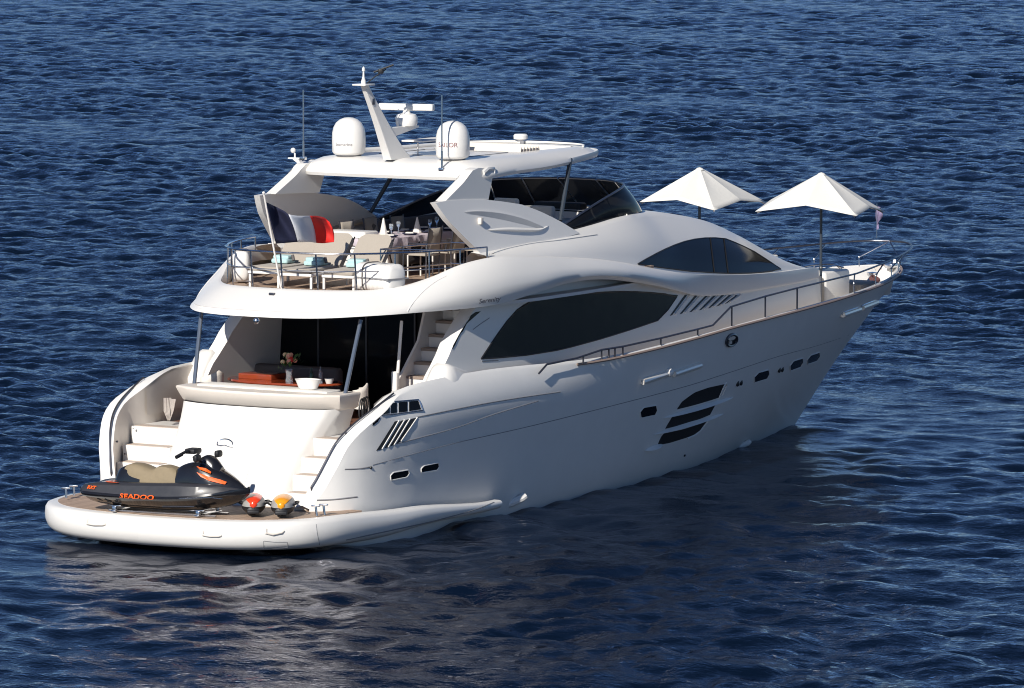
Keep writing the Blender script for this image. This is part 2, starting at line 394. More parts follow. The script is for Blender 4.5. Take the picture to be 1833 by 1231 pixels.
    # surround lip
lp = MB(); line_on(C7([(572, 470), (606, 392), (618, 392), (590, 455)]), BV_HULL, .018, .01, 12, lp); line_on(C7([(530, 565), (505, 605), (455, 662), (400, 690)]), BV_HULL, .016, .008, 12, lp)
mirror_part(lp, 'vent_lip', WH)
# stern quarter gills, panes, seams
gl4 = [([(410, 543), (430, 540)], [(318, 690), (345, 682)]), ([(440, 540), (458, 536)], [(358, 678), (376, 672)]), ([(466, 535), (485, 531)], [(386, 668), (405, 661)]), ([(492, 530), (522, 524)], [(418, 655), (440, 642)])]
for A, B in gl4: mirror_part(patch(C6(A), C6(B), BV_HULL, .006, .02, 4, 10), 'side_gill', BLACK)
lp = MB()
for A, B in gl4: line_on(C6([A[1], B[1]]), BV_HULL, .014, .006, 10, lp)
mirror_part(lp, 'gill_trim', WH)
for A, B in (([(298, 506), (334, 482)], [(300, 510), (336, 508)]), ([(344, 476), (382, 453)], [(345, 508), (383, 503)]), ([(390, 452), (419, 449)], [(390, 503), (419, 500)]),
             ([(430, 448), (472, 445)], [(430, 499), (472, 494)]), ([(482, 444), (526, 440)], [(482, 492), (540, 483)])):
    mirror_part(patch(C6(A), C6(B), BV_HULL, .01, .02, 5, 5), 'bulwark_opening', GLASS)
lp = rim_tube(C6([(288, 512), (330, 478), (370, 446), (450, 441), (530, 434)]), C6([(290, 514), (400, 508), (470, 499), (548, 489)]), BV_HULL, .012, .012); mirror_part(lp, 'opening_frame', STEEL)
sm_ = MB(); line_on(C6([(520, 522), (800, 465), (1000, 430), (1240, 395)]), BV_HULL, .012, .0, 30, sm_); line_on(C6([(420, 655), (700, 580), (900, 510), (1130, 440)]), BV_HULL, .010, .0, 30, sm_)
line_on(C6([(160, 783), (230, 780), (290, 770)]), BV_HULL, .012, .0, 10, sm_); line_on(C6([(20, 938), (110, 934), (222, 921)]), BV_HULL, .014, .0, 12, sm_)
mirror_part(sm_, 'moulding_seam', MIDGREY)
kn_ = MB(); line_on([(667, 832), (810, 794), (960, 760), (1200, 699), (1295, 670), (1392, 638), (1474, 615), (1555, 586)], BV_HULL, .007, .0, 50, kn_); mirror_part(kn_, 'knuckle_line', MIDGREY)
# fairlead slots as raised pale bars, painted for the sunlit interior behind them
for k_, q in enumerate((C7([(148, 377), (290, 329)]), C7([(320, 334), (464, 286)]), C5([(1160, 868), (1252, 837)]), C5([(1266, 829), (1346, 799)]))):
    (x0, y0), (x1, y1) = q; L = [(x0+(x1-x0)*t, y0+(y1-y0)*t) for t in [i/9 for i in range(10)]]; hw = lambda t: (3.0 if k_ < 2 else 3.4)*(1-.5*abs(2*t-1)**6)
    A = [(x, y-hw(i/9)) for i, (x, y) in enumerate(L)]; B = [(x, y+hw(i/9)) for i, (x, y) in enumerate(L)]
    pt = MB(); pt.tube([PS(x, y, BV_HULL, .03) for x, y in L], .062, 10); rt2 = rim_tube(A, B, BV_HULL, .012, .012)
    for s_ in (0, 1):
        f = (flip(pt) if s_ else pt).build('fairlead_slot', BAR, yacht); (flip(rt2) if s_ else rt2).build('rim', STEEL, f)
        if k_ == 0: mb = MB(); p = PS(x1, y1-2, BV_HULL, .05); mb.ball((p.x, p.y if not s_ else -p.y, p.z), .09, 10); mb.build('fairlead_roller', WH, f)
# hawse hole
c0 = (1100+.325*641, 560+.325*148); el = lambda rx, ry: ([(c0[0]-rx*math.cos(R(a)), c0[1]-ry*math.sin(R(a))-.3*rx*-math.cos(R(a))) for a in range(0, 181, 20)], [(c0[0]-rx*math.cos(R(a)), c0[1]+ry*math.sin(R(a))+.3*rx*math.cos(R(a))) for a in range(0, 181, 20)])
A, B = el(9.5, 10); o1 = patch(A, B, BV_HULL, .008, .02, 10, 5); rt_ = rim_tube(A, B, BV_HULL, .03, .02)
A, B = el(6.5, 3.5); A = [(x, y-3.5) for x, y in A]; B = [(x, y-3.5) for x, y in B]; o2 = patch(A, B, BV_HULL, .03, .02, 10, 4); A = [(c0[0]-5+i*1.0, c0[1]+2.2-.5*i*.3) for i in range(6)]; B = [(x, y+4.5) for x, y in A]; patch(A, B, BV_HULL, .03, .02, 6, 3, o2)
for k in (0, 1):
    g = (flip(o1) if k else o1).build('hawse_hole', BLACK, yacht); (flip(rt_) if k else rt_).build('rim', DSTEEL, g); (flip(o2) if k else o2).build('lit_inside', CREAM, g)  # cream patches paint the sunlit inside of the hole
for (x, y) in C7([(678, 387), (697, 382), (907, 312), (924, 308)]): mb = MB(); mb.ball(PS(x, y, BV_HULL, 0), .06, 8, sc=(1, .5, 1.2)); mirror_part(mb, 'drain_outlet', BLACK)
for (x, y) in C7([(385, 784)])+C6([(290, 775)]): mb = MB(); mb.ball(PS(x, y, BV_HULL, 0), .03, 8); mirror_part(mb, 'drain_outlet', BLACK)
for (x, y), s_ in ((C6([(1010, 940)])[0], 1), (C7([(702, 726)])[0], .8)):
    p = PS(x, y, BV_HULL, 0); mb = MB(); d_ = Vector((.8, -.55, .35)).normalized()
    mb.tube([p-d_*.26*s_, p-d_*.1*s_+Vector((0, -.05, 0)), p+d_*.12*s_+Vector((0, -.04, 0)), p+d_*.22*s_], .075*s_, 10); mirror_part(mb, 'exhaust_fairing', WH)

# ---- swim platform
pplan = T([(0, -.62, 0), (.8, -.56, .8), (1.5, -.44, 1.5), (2.2, -.2, 2.12), (2.9, .2, 2.62), (3.5, .72, 2.97), (4.2, 1.4, 3.14), (5.0, 2.2, 3.2), (6.2, 3.4, 3.23), (7.5, 4.7, 3.2), (8.8, 6.0, 3.13), (9.8, 7.0, 3.02)])
ss = [i*.2 for i in range(50)]
def prof(s):
    k = sm(4.4, 9.8, s); x, y = pplan(s); x2, y2 = pplan(s+.05); x1, y1 = pplan(s-.05)
    t = Vector((x2-x1, y2-y1, 0)).normalized() if (x2-x1)**2+(y2-y1)**2 > 0 else Vector((0, 1, 0)); n = Vector((-t.y, t.x, 0))*1
    if n.x > 0 and s < 3: n = -n
    if s >= 3 and n.y < 0: n = -n
    zt = .61-.08*sm(4, 6.5, s)-.22*sm(6.2, 9.8, s); h = (.54-.36*k)
    c = Vector((x, y, 0)); out = []
    for dn, dz in ((-.24, 0), (-.21, -.004), (-.12, -.008), (-.05, -.035), (-.012, -.10), (0, -.24), (-.01, -.34), (-.05, -.45), (-.12, -.53), (-.24, -.58), (-.6, -.6)):
        out.append(c+n*dn*(1-.3*k)+Vector((0, 0, zt+dz*(h/.58))))
    return out
mb = MB(); rows = [prof(s) for s in ss]
mb.grid(rows); mb.mirror()
BV_PL = bvh_of(mb)
plat = mb.build('swim_platform', WH, yacht, smooth=60)
mb = MB()      # underside
ed = [r[10] for r in rows if r[10].x < 1.7]; L = [Vector((p.x, -p.y, p.z)) for p in reversed(ed)]+ed[1:]
mb.prism(L, (0, 0, .02)); mb.build('platform_underside', MIDGREY, yacht)
mb = MB(); ed = [r[0] for r in rows if r[0].x < 2.3]; L = [Vector((p.x, -p.y, .614)) for p in reversed(ed)]+[Vector((p.x, p.y, .614)) for p in ed[1:]]
mb.prism(L, (0, 0, -.03)); mb.build('teak_platform_deck', TEAK, yacht)
mb = MB(); line_on([(566, 938), (568, 955), (572, 975)], BV_PL, .006, 0, 8, mb); mirror_part(mb, 'platform_joint', MIDGREY)
mb = MB(); line_on([(620, 966), (700, 949), (780, 931), (850, 912), (884, 899)], BV_PL, .012, 0.0, 20, mb)
if len(mb.v): mirror_part(mb, 'rubbing_strake_seam', MIDGREY)
for (x, y) in ((157, 935), (364, 955), (476, 952)):      # boarding handles on the rim
    mb = MB(); P = [PS(x+a, y+b, BV_PL, c) for a, b, c in ((0, -6, .0), (0, 2, .012), (12, 4, .015), (28, 4 if x != 476 else 1, .015), (32, 3 if x != 476 else -2, 0))]; P = [p for p in P if p]
    mb.tube(P, .022, 8); mb.build('rim_handle', CREAM, yacht)
mb = rim_tube([(472, 968), (490, 970), (515, 970)], [(472, 982), (515, 980)], BV_PL, .006, 0.0); mb.build('ladder_hatch', MIDGREY, yacht)
for (cx, cy, z) in ((133, 884, .68), (567, 920, .66), (581, 918, .66), (119, 888, .68)):
    p = PZ(cx, cy, z); mb = MB(); mb.tube([p-Vector((0, 0, .03)), p+Vector((0, .02, .14))], .022, 8); mb.box(p+Vector((0, .02, .15)), (.06, .16, .03), .3, bev=.01); mb.build('mooring_cleat', STEEL, yacht)

# ---- transom (garage door) and its coaming
def tr_prof(z):      # half width, corner x, centre x
    t = T([(.6, 1.46, 1.95, 1.62), (1.0, 1.47, 2.2, 1.85), (1.5, 1.52, 2.6, 2.2), (2.0, 1.63, 3.02, 2.62), (2.28, 1.73, 3.25, 2.85)])(z); return t
mb = MB(); rows = []
for z in (.6, .8, 1.0, 1.25, 1.5, 1.75, 2.0, 2.15, 2.28):
    hw, xc, xm = tr_prof(z); row = []
    for i in range(-14, 15):
        a = i/14; y = hw*math.sin(a*math.pi/2)**1 if False else hw*(1-(1-abs(a))**1.6)*(1 if a > 0 else -1)
        f = abs(y)/hw; x = xm+(xc-xm)*f**3.2+.25*max(0, f-.93)/.07
        row.append(Vector((x, y, z)))
    row = [Vector((3.9, -hw, z))]+row+[Vector((3.9, hw, z))]; rows.append(row)
mb.grid(rows); BV_TR = bvh_of(mb); mb.build('garage_door', WH, yacht, smooth=50)
mb = MB(); rows = []
for z, g in ((2.25, .04), (2.27, .0), (2.29, -.02), (2.50, -.13), (2.53, -.135), (2.55, -.12), (2.553, -.06), (2.553, .4)):
    row = []
    for i in range(-14, 15):
        a = i/14; hw = 1.74-g*.6; y = hw*(1-(1-abs(a))**1.6)*(1 if a > 0 else -1); f = abs(y)/hw
        row.append(Vector((3.02+.36*f**3+g, y, z)))
    rows.append([Vector((3.95, row[0].y, z))]+row+[Vector((3.95, row[-1].y, z))])
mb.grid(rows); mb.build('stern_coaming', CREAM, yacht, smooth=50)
mb = MB(); mb.box((3.62, 0, 2.55), (.5, 2.9, .07), bev=.04); mb.build('stern_sunpad', CUSHW, yacht)
mb = MB(); line_on([(463, 738), (466, 760), (440, 860), (428, 895)], BV_TR, .006, 0, 14, mb)
if len(mb.v): mb.build('door_seam', mat('pale_seam', (.62, .60, .58), .5), yacht)
emb = MB(); c = (403, 797)      # the oval emblem with its wing
P = [PS(c[0]+14*math.cos(R(a)), c[1]+9*math.sin(R(a))-2, BV_TR, .006) for a in range(170, 371, 20)]; emb.tube(P, .014, 6)
P = [PS(c[0]-14+i*7, c[1]+[0, 1, 0, 3, 4][i], BV_TR, .008) for i in range(5)]; emb.tube(P, .018, 6, r2=.006); emb.build('transom_emblem', STEEL, yacht)

# ---- stern stairs either side of the transom
for sgn in (1, -1):
    for k, (x0, z) in enumerate(((1.95, .87), (2.22, 1.17), (2.5, 1.46), (2.85, 1.78))):
        mb = MB(); yi = 1.45; yo = 2.42+.05*k
        mb.box(((x0+3.9)/2, sgn*(yi+yo)/2, z-.16), (3.9-x0, yo-yi, .32), bev=.02); o = mb.build('stern_step', WH, yacht, smooth=30)
        mb = MB(); mb.box((x0+.16, sgn*(yi+yo)/2+.0, z+.006), (.26, (yo-yi)*.86, .012)); mb.build('tread', TREAD, o)
# handrails on the quarter caps
for sgn in (1, -1):
    P = []
    for x in (1.72, 1.8, 1.95, 2.1, 2.3, 2.55, 2.85, 3.2, 3.6):
        ys, zs = sheer(x); P.append((x-.03, sgn*(ys-.25), zs+.06))
    mb = MB(); mb.tube(cr(P, 4), .017, 8)
    for q in (P[0], P[4], P[7]): mb.tube([q, (q[0]+.03, q[1], q[2]-.12)], .018, 6)
    mb.build('stern_handrail', DSTEEL, yacht)
mb = MB()      # side locker dots and small fittings on the inner port bulwark
for (x, y) in ((222, 812), (237, 765), (250, 733), (283, 742), (284, 718), (208, 790)): p = PY(x, y, 2.46+(x > 240)*.25); mb.ball(p+Vector((0, -.02, 0)), .022, 8)
mb.build('courtesy_light', DSTEEL, yacht)

# ---- cockpit
def deck_outline(x0, x1, inset, z, n=14):
    st = [x0+(x1-x0)*i/(n-1) for i in range(n)]
    a = [Vector((x, -(sheer(x)[0]-inset), z)) for x in st]; return a+[Vector((p.x, -p.y, z)) for p in reversed(a)]
mb = MB(); mb.prism(deck_outline(3.9, 9.5, .55, 1.75), (0, 0, -.06)); mb.build('cockpit_deck', TEAKD, yacht)
for sgn in (1, -1):      # cockpit side lining
    mb = MB()
    st = [3.3+.3*i for i in range(21)]
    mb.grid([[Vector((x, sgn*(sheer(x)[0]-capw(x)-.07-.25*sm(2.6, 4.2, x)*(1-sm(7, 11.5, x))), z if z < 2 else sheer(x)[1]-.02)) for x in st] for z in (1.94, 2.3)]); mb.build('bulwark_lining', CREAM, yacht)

# ---- lower deckhouse flanks
low = T([(3.05, 0, 3.93), (4.3, 2.7, 3.97), (5, 2.95, 3.98), (6, 3.05, 3.98), (7, 3.08, 4.02), (8.2, 3.1, 4.15), (9.2, 3.1, 4.24), (10.3, 3.08, 4.24), (11.5, 3.03, 4.13), (13, 2.95, 3.92), (14.2, 2.88, 3.72), (15.5, 2.76, 3.52), (17.5, 2.56, 3.44), (19.5, 2.28, 3.42), (21.3, 1.98, 3.40), (22.1, 1.8, 3.4), (22.4, 1.6, 3.4)])
fl_y = T([(5, 2.70), (9, 2.73), (12, 2.72), (14, 2.68), (16, 2.56), (18, 2.40), (20, 2.16), (21.4, 1.95), (22.1, 1.75), (22.4, 1.55)])
xs_fl = [7.0+.35*i for i in range(43)]+[22.15, 22.3, 22.4]
aft = T([(2.2, 5.0), (2.6, 5.15), (3.1, 5.68), (3.3, 5.86), (3.6, 6.24), (3.85, 6.6), (4.1, 6.95)])      # aft edge x as a function of z
mb = MB(); rows = []
for k in range(11):
    t = k/10; row = []
    for i in range(-4, len(xs_fl)):
        if i < 0: x_ = None
        x = xs_fl[i] if i >= 0 else 7.0
        zt = low(x)[1]+.03; z = 2.2+(zt-2.2)*t
        if i < 0: x = aft(z)+(7.0-aft(z))*(i+4)/4
        row.append(Vector((x, -(fl_y(x)-(.13-.03*sm(11, 16, x))*t**1.15), z)))
    rows.append(row)
mb.grid(rows); BV_FL = bvh_of(mb); flank = mb
thick = MB(); thick.v = list(mb.v); thick.f = list(mb.f); thick.m = list(mb.m)
inner = [[Vector((p.x+.0, p.y+.30, p.z)) for p in r] for r in rows]
thick.grid(inner); thick.grid([[r[0] for r in rows], [Vector((r[0].x-.03, r[0].y+.15, r[0].z)) for r in rows], [r[0] for r in inner]])
thick.mirror(); thick.grid([[Vector((22.4, -1.55+3.1*i/6, z)) for i in range(7)] for z in (2.2, 3.4)])
thick.build('deckhouse', WH, yacht, smooth=40)
fin = MB()      # the white fin at the foot of the deckhouse corner
fr = [(4.98, 2.5), (5.12, 2.66), (5.32, 2.90), (5.45, 3.0), (5.6, 2.98), (6.6, 2.68), (6.8, 2.5)]
rr_ = []
for x, z in fr: k = sm(4.9, 5.5, x)*.0; rr_.append([Vector((x, -2.42, 2.3)), Vector((x, -2.46, z-.05)), Vector((x-.02, -2.54, z)), Vector((x-.02, -2.72, z)), Vector((x, -2.84, z-.06)), Vector((x, -2.92, z-.3)), Vector((x, -3.0, 2.3))])
fin.grid(rr_); fin.add(rr_[0], [tuple(range(7))]); mirror_part(fin, 'bulwark_fin', WH, 60)
# side windows
ST = C4([(232, 1094), (300, 990), (380, 880), (440, 820), (500, 795), (700, 765), (900, 750), (1050, 750), (1240, 768)])
SB = C4([(233, 1098), (330, 1088), (450, 1078), (640, 1048), (860, 988), (1000, 944), (1145, 895), (1200, 830), (1238, 772)])
mirror_part(patch(cr2 if False else ST, SB, BV_FL, .01, .03, 40, 10), 'saloon_window', GLASS)
mirror_part(rim_tube(ST, SB, BV_FL, .014, .006), 'window_trim', BLACK)
for A_, B_ in (((948, 541), (942, 636)), ((1058, 524), (1046, 615)), ((1140, 523), (1128, 590))): mirror_part(line_on([A_, B_], BV_FL, .005, .004, 8), 'window_joint', BLACK)
mirror_part(patch([(809, 604), (818, 590), (826, 561)], [(811, 604), (828, 585), (860, 557)], BV_FL, .008, .02, 8, 5), 'quarter_window', GLASS)
for tx, bx, by in ((1275, 1200, 874), (1330, 1250, 866), (1385, 1300, 856), (1425, 1350, 846), (1465, 1395, 836), (1502, 1438, 826), (1535, 1482, 812)):
    mirror_part(patch(C4([(tx, 768), (tx+13, 768)]), C4([(bx, by), (bx+11, by-3)]), BV_FL, .006, .02, 4, 8), 'side_louvre', BLACK)
    mirror_part(line_on(C4([(tx+26, 768), (bx+24, by-8)]), BV_FL, .022, .01, 8), 'louvre_blade', WH)
mb = MB(); line_on(C4([(190, 945), (230, 915), (275, 885)]), BV_FL, .008, .0, 8, mb); line_on(C4([(235, 1107), (320, 1103)]), BV_FL, .010, .0, 6, mb); mirror_part(mb, 'door_outline', MIDGREY)

# ---- the sweeping flybridge side and stern fascia
LO = [(3.05, 0, 3.93), (3.12, .75, 3.93), (3.37, 1.42, 3.94), (3.88, 1.93, 3.96), (4.5, 2.28, 3.97), (5.3, 2.58, 3.98), (6.2, 2.82, 3.98), (7.1, 2.98, 4.02), (8.2, 3.1, 4.15), (9.2, 3.1, 4.24), (10.3, 3.08, 4.24), (11.5, 3.03, 4.13), (13, 2.88, 3.92), (14.2, 2.72, 3.72), (15.5, 2.55, 3.52), (17.5, 2.38, 3.44), (19.5, 2.15, 3.42), (21.2, 1.90, 3.40), (22.0, 1.70, 3.4), (22.35, 1.46, 3.4)]
CRE = [(3.95, 0, 4.38), (4.0, .7, 4.38), (4.2, 1.3, 4.38), (4.6, 1.75, 4.39), (5.1, 2.08, 4.45), (5.65, 2.36, 4.58), (6.35, 2.6, 4.78), (7.3, 2.8, 4.87), (8.5, 2.88, 4.80), (9.6, 2.88, 4.70), (10.7, 2.86, 4.60), (11.8, 2.82, 4.46), (13.2, 2.75, 4.24), (14.4, 2.68, 4.07), (15.7, 2.58, 3.93), (17.6, 2.40, 3.80), (19.5, 2.14, 3.71), (21.2, 1.88, 3.66), (22.0, 1.68, 3.60), (22.3, 1.42, 3.56)]
LOs = cr(LO, 5); CRs = cr(CRE, 5)
mb = MB(); rows = []
for a, b in zip(LOs, CRs):
    ax = sm(3.8, 5.6, a.x)
    inw = Vector((1-ax, -ax, 0)).normalized(); out = -inw
    mid = lambda t, bu: a.lerp(b, t)+out*bu*(1-.8*sm(11.5, 16, a.x))+Vector((0, 0, .0))
    g = (.13*ax+.03)*(1-.75*sm(11.5, 16, a.x))
    rows.append([a+inw*.30+Vector((0, 0, .0)), a+Vector((0, 0, 0)), mid(.06, .03), mid(.2, g*.7), mid(.4, g), mid(.6, g), mid(.8, g*.7), mid(.93, g*.35), b, b+inw*.06+Vector((0, 0, .005)), b+inw*.10+Vector((0, 0, -.05)), b+inw*.12+Vector((0, 0, -.3))])
mb.grid(rows); mb.mirror(); BV_SW = bvh_of(mb); mb.build('flybridge_moulding', WH, yacht, smooth=38)
mb = MB(); line_on([(723, 572), (735, 548), (755, 524), (778, 505), (800, 493)], BV_SW, .008, .0, 30, mb); mirror_part(mb, 'moulding_crease', WH2)
mb = MB()      # soffit and fly deck
L = [p for p in LOs if p.x < 13.0]; Ls = [Vector((p.x, -p.y, 3.97)) for p in reversed(L)]+[Vector((p.x, p.y, 3.97)) for p in L[1:]]
mb.prism([p+Vector((.12 if abs(p.y) < 2.6 else 0, -.12*np.sign(p.y) if abs(p.y) > 2.6 else 0, 0)) for p in Ls], (0, 0, .06)); mb.build('soffit', WH2, yacht)
L = [p for p in CRs if p.x < 13.2]; Ls = [Vector((p.x+.05, -(p.y-.05), 4.30)) for p in reversed(L)]+[Vector((p.x+.05, p.y-.05, 4.30)) for p in L[1:]]
mb = MB(); mb.prism(Ls, (0, 0, -.08)); mb.build('flybridge_deck', TEAKX, yacht)
v, f = text_flat('Serenity', 15, shear=.2, bold=.15)      # yacht name, wrapped on the moulding
mb = MB(); vv = []
for q in v:
    p = PS(876+q[0]*.78, 537-q[1]*.78-.11*q[0], BV_SW, .004); vv.append(p if p is not None else Vector((8, -3, 4.3)))
mb.add(vv, f); mb.build('name_lettering', GREYTXT, yacht, smooth=0, recalc=False)
mb = MB(); p = PS(487, 527, BV_SW, .01); mb.box(p, (.05, .12, .05), bev=.01); mb.build('stern_camera', DSTEEL, yacht)
mb = MB(); mb.ball(PZ(459, 574, 3.95), .06, 10); mb.build('downlight', STEEL, yacht)

# ---- upper house (flybridge coaming, pilothouse, sloping foredeck roof)
UF = T([(7.2, 2.72, 4.80), (9, 2.74, 4.68), (11, 2.72, 4.52), (12.6, 2.68, 4.30), (14.2, 2.58, 4.08), (15.8, 2.46, 3.92), (17.6, 2.28, 3.80), (19.5, 2.02, 3.71), (21.2, 1.76, 3.62), (22.2, 1.4, 3.52)])
UT = T([(7.2, 2.30, 4.92), (8.4, 2.26, 4.98), (10, 2.22, 5.05), (12, 2.12, 5.16), (13.6, 1.95, 5.24), (15, 1.66, 5.20), (16, 1.58, 5.10), (17.4, 1.52, 4.88), (18.8, 1.5, 4.50), (20, 1.5, 4.10), (20.8, 1.48, 3.84), (21.6, 1.4, 3.66), (22.2, 1.2, 3.56)])
mb = MB(); xs_u = [7.2+.3*i for i in range(51)]; rows = []
for x in xs_u:
    yf, zf = UF(x); yt, zt = UT(x); row = [Vector((x, -yf-.05, zf-.12)), Vector((x, -yf, zf))]
    for t in (.2, .4, .6, .8, .92): row.append(Vector((x, -(yf+(yt-yf)*t+(.10*math.sin(math.pi*t))), zf+(zt-zf)*(t**.85))))
    row.append(Vector((x, -yt, zt)))
    if x < 13.7: row += [Vector((x, -yt+.10, zt+.01)), Vector((x, -yt+.16, zt-.05)), Vector((x, -yt+.2, 4.85)), Vector((x, -yt+.22, 4.6)), Vector((x, -yt+.24, 4.25))]
    else:
        for a, b in ((.85, .025), (.65, .045), (.4, .055), (.2, .06), (0, .06)): row.append(Vector((x, -yt*a, zt+b)))
    rows.append(row)
    if abs(x-13.5) < .01: joinr = row[:8]+[Vector((x, -yt*a, zt+b)) for a, b in ((.85, .025), (.65, .045), (.4, .055), (.2, .06), (0, .06))]
mb.grid([r for r in rows if r[0].x < 13.65]); mb.grid([joinr]+[r for r in rows if r[0].x > 13.65])
BV_UP = bvh_of(mb); mb.mirror()
mb.grid([[Vector((13.5, -1.95+3.9*i/8, z)) for i in range(9)] for z in (4.25, 4.7, 5.27)])
mb.build('upper_house', WH, yacht, smooth=38)
PT = C4([(1035, 608), (1100, 570), (1200, 520), (1300, 485), (1400, 473), (1480, 478), (1560, 510), (1640, 550), (1700, 590), (1770, 635)])
PB = C4([(1036, 610), (1090, 617), (1150, 626), (1300, 645), (1400, 652), (1500, 657), (1600, 656), (1690, 650), (1768, 638)])
mirror_part(patch(PT, PB, BV_UP, .01, .03, 34, 8), 'pilothouse_window', GLASS)
mirror_part(rim_tube(PT, PB, BV_UP, .013, .008), 'window_trim', BLACK)
mb = MB(); line_on(C4([(1405, 476), (1425, 652)]), BV_UP, .012, .018, 8, mb); line_on(C4([(1475, 480), (1496, 655)]), BV_UP, .012, .018, 8, mb); mirror_part(mb, 'window_mullion', BLACK)
mb = MB(); line_on([(868, 459), (900, 447), (950, 436), (1000, 430), (1068, 420)], BV_UP, .018, .004, 24, mb); mirror_part(mb, 'coaming_moulding', WH)

# ---- flybridge arch wings, legs, hardtop
def slab(outline, yfun, th, name, m=WH, both=True, smooth=30):
    # outline: (x,z) in the side plane, yfun(x,z) outer half-breadth (starboard = -y)
    mb = MB(); n = len(outline); o = [Vector((x, -yfun(x, z), z)) for x, z in outline]; i_ = [p+Vector((0, th, 0)) for p in o]
    mb.add(o, [tuple(range(n))]); mb.add(i_, [tuple(reversed(range(n)))]); mb.grid([o, i_], closeu=True)
    return mirror_part(mb, name, m, smooth, both)
wy = lambda x, z: 2.02+.30*max(0, (6.0-z))
wl = []
for (x, y) in ((780, 363), (800, 359), (835, 357), (870, 357), (905, 361), (935, 366), (965, 377), (1000, 394), (1038, 417), (1000, 428), (950, 436), (900, 447), (868, 461), (862, 455), (850, 442), (835, 428), (800, 392)):
    p = PY(x, y, -2.05); 
    for _ in range(3): p = PY(x, y, -wy(p.x, p.z))
    wl.append((p.x, p.z))
mb = MB()
# wing as a gently warped panel: left edge to right edge strips
def strip_panel(top, bot, yf, th, nu=16, nv=6, bulge=0.0):
    T_ = resample([(x, 0, z) for x, z in top], nu); B_ = resample([(x, 0, z) for x, z in bot], nu); O = []; I = []
    for j in range(nv):
        q = [T_[i].lerp(B_[i], j/(nv-1)) for i in range(nu)]
        O.append([Vector((p.x, -yf(p.x, p.z)-bulge*math.sin(math.pi*j/(nv-1)), p.z)) for p in q]); I.append([v+Vector((0, th, 0)) for v in O[-1]])
    mb = MB(); mb.grid(O); mb.grid(I)
    rim = lambda g: [p for p in g[0]]+[g[j][-1] for j in range(1, nv)]+[p for p in reversed(g[-1][:-1])]+[g[j][0] for j in range(nv-2, 0, -1)]
    mb.grid([rim(O), rim(I)], closeu=True); return mb
top = wl[:9]; bot = [wl[0]]+list(reversed(wl[12:17]))[0:5]+[wl[12]]+[wl[11], wl[10], wl[9], wl[8]]
bot = [wl[0], wl[16], wl[15], wl[14], wl[13], wl[12], wl[11], wl[10], wl[9], wl[8]]
wing = strip_panel(top, bot, wy, .13, 24, 8, .0); BV_W = bvh_of(wing); mirror_part(wing, 'arch_wing', WH, 30)
def ledge(pts, prof_, name):      # a moulded ledge: (pixels below the line, how far proud)
    Q = resample(cr([(*p, 0) for p in pts], 6), 26); mb = MB(); rows = []
    for dy, off in prof_:
        rows.append([PS(q.x, q.y+dy*math.sin(math.pi*min(1, max(0, k/25)))**.5, BV_W, off*math.sin(math.pi*k/25)**.5+.002) for k, q in enumerate(Q)])
    if all(p is not None for r in rows for p in r): mb.grid(rows); mirror_part(mb, name, WH, 20)
ledge([(830, 379), (862, 379), (900, 384), (935, 393), (960, 402), (976, 409)], ((-2.5, 0), (-.5, .06), (.5, .06), (9, 0)), 'wing_recess')
ledge([(872, 412), (905, 411), (945, 412), (966, 411), (982, 404)], ((-4.5, 0), (0, .05), (1, .05), (3, 0)), 'wing_ridge')
mb = MB(); p = PS(858, 396, BV_W, .03); mb.box(p, (.10, .08, .13), bev=.02); mirror_part(mb, 'side_light', CREAM)
ly = lambda x, z: 2.02-.05*(z-6.0)
def P2(L, y=-2.02): return [(lambda p: (p.x, p.z))(PY(a, b, y)) for a, b in L]
leg = strip_panel(P2([(840, 318), (846, 306), (860, 300), (886, 303)]), P2([(797, 360), (815, 359), (845, 358), (874, 357)]), ly, .22, 10, 8)
mirror_part(leg, 'arch_leg', WH, 40)
mb = MB(); mb.tube([Vector((p[0], -2.0, p[1])) for p in P2([(866, 309), (874, 302), (884, 302), (884, 310)])], .05, 8); mirror_part(mb, 'leg_bracket', WH)
# hardtop slab
ht_half = T([(0, 7.45, 0), (.7, 7.47, .7), (1.4, 7.52, 1.4), (1.8, 7.62, 1.8), (2.05, 7.82, 1.98), (2.35, 8.2, 2.05), (3.4, 9.2, 2.0), (4.9, 10.6, 1.88), (6.3, 12.0, 1.72), (7.3, 12.9, 1.55), (7.9, 13.4, 1.35), (8.4, 13.75, 1.0), (8.9, 13.93, .5), (9.4, 14.0, 0)])
sv = [9.4*i/60 for i in range(61)]
def ht_row(s):
    x, y = ht_half(s); c = Vector((9.0 if x < 9.8 else x-.8, 0, 0)); 
    cx = 10.2; d_ = Vector((x-cx, y, 0)); L_ = d_.length; d_.normalize()
    zt = 6.60+.0*x; aftk = 1-sm(7.4, 9.6, x)
    zb = 6.30-.05*aftk+.12*sm(10, 14, x)
    out = []
    for dn, z in ((-.62-.1*aftk, zt), (-.36-.28*aftk, zt-.005), (-.22-.2*aftk, zt-.03), (-.10-.08*aftk, zt-.09-.02*aftk), (-.02, zb+.12), (0, zb+.06), (-.03, zb), (-.15, zb-.005), (-.5, zb+.01), (-.62, zb+.02)):
        out.append(Vector((x, y, z))+d_*dn)
    return out
mb = MB(); rows = [ht_row(s) for s in sv]; mb.grid(rows); mb.mirror(); 
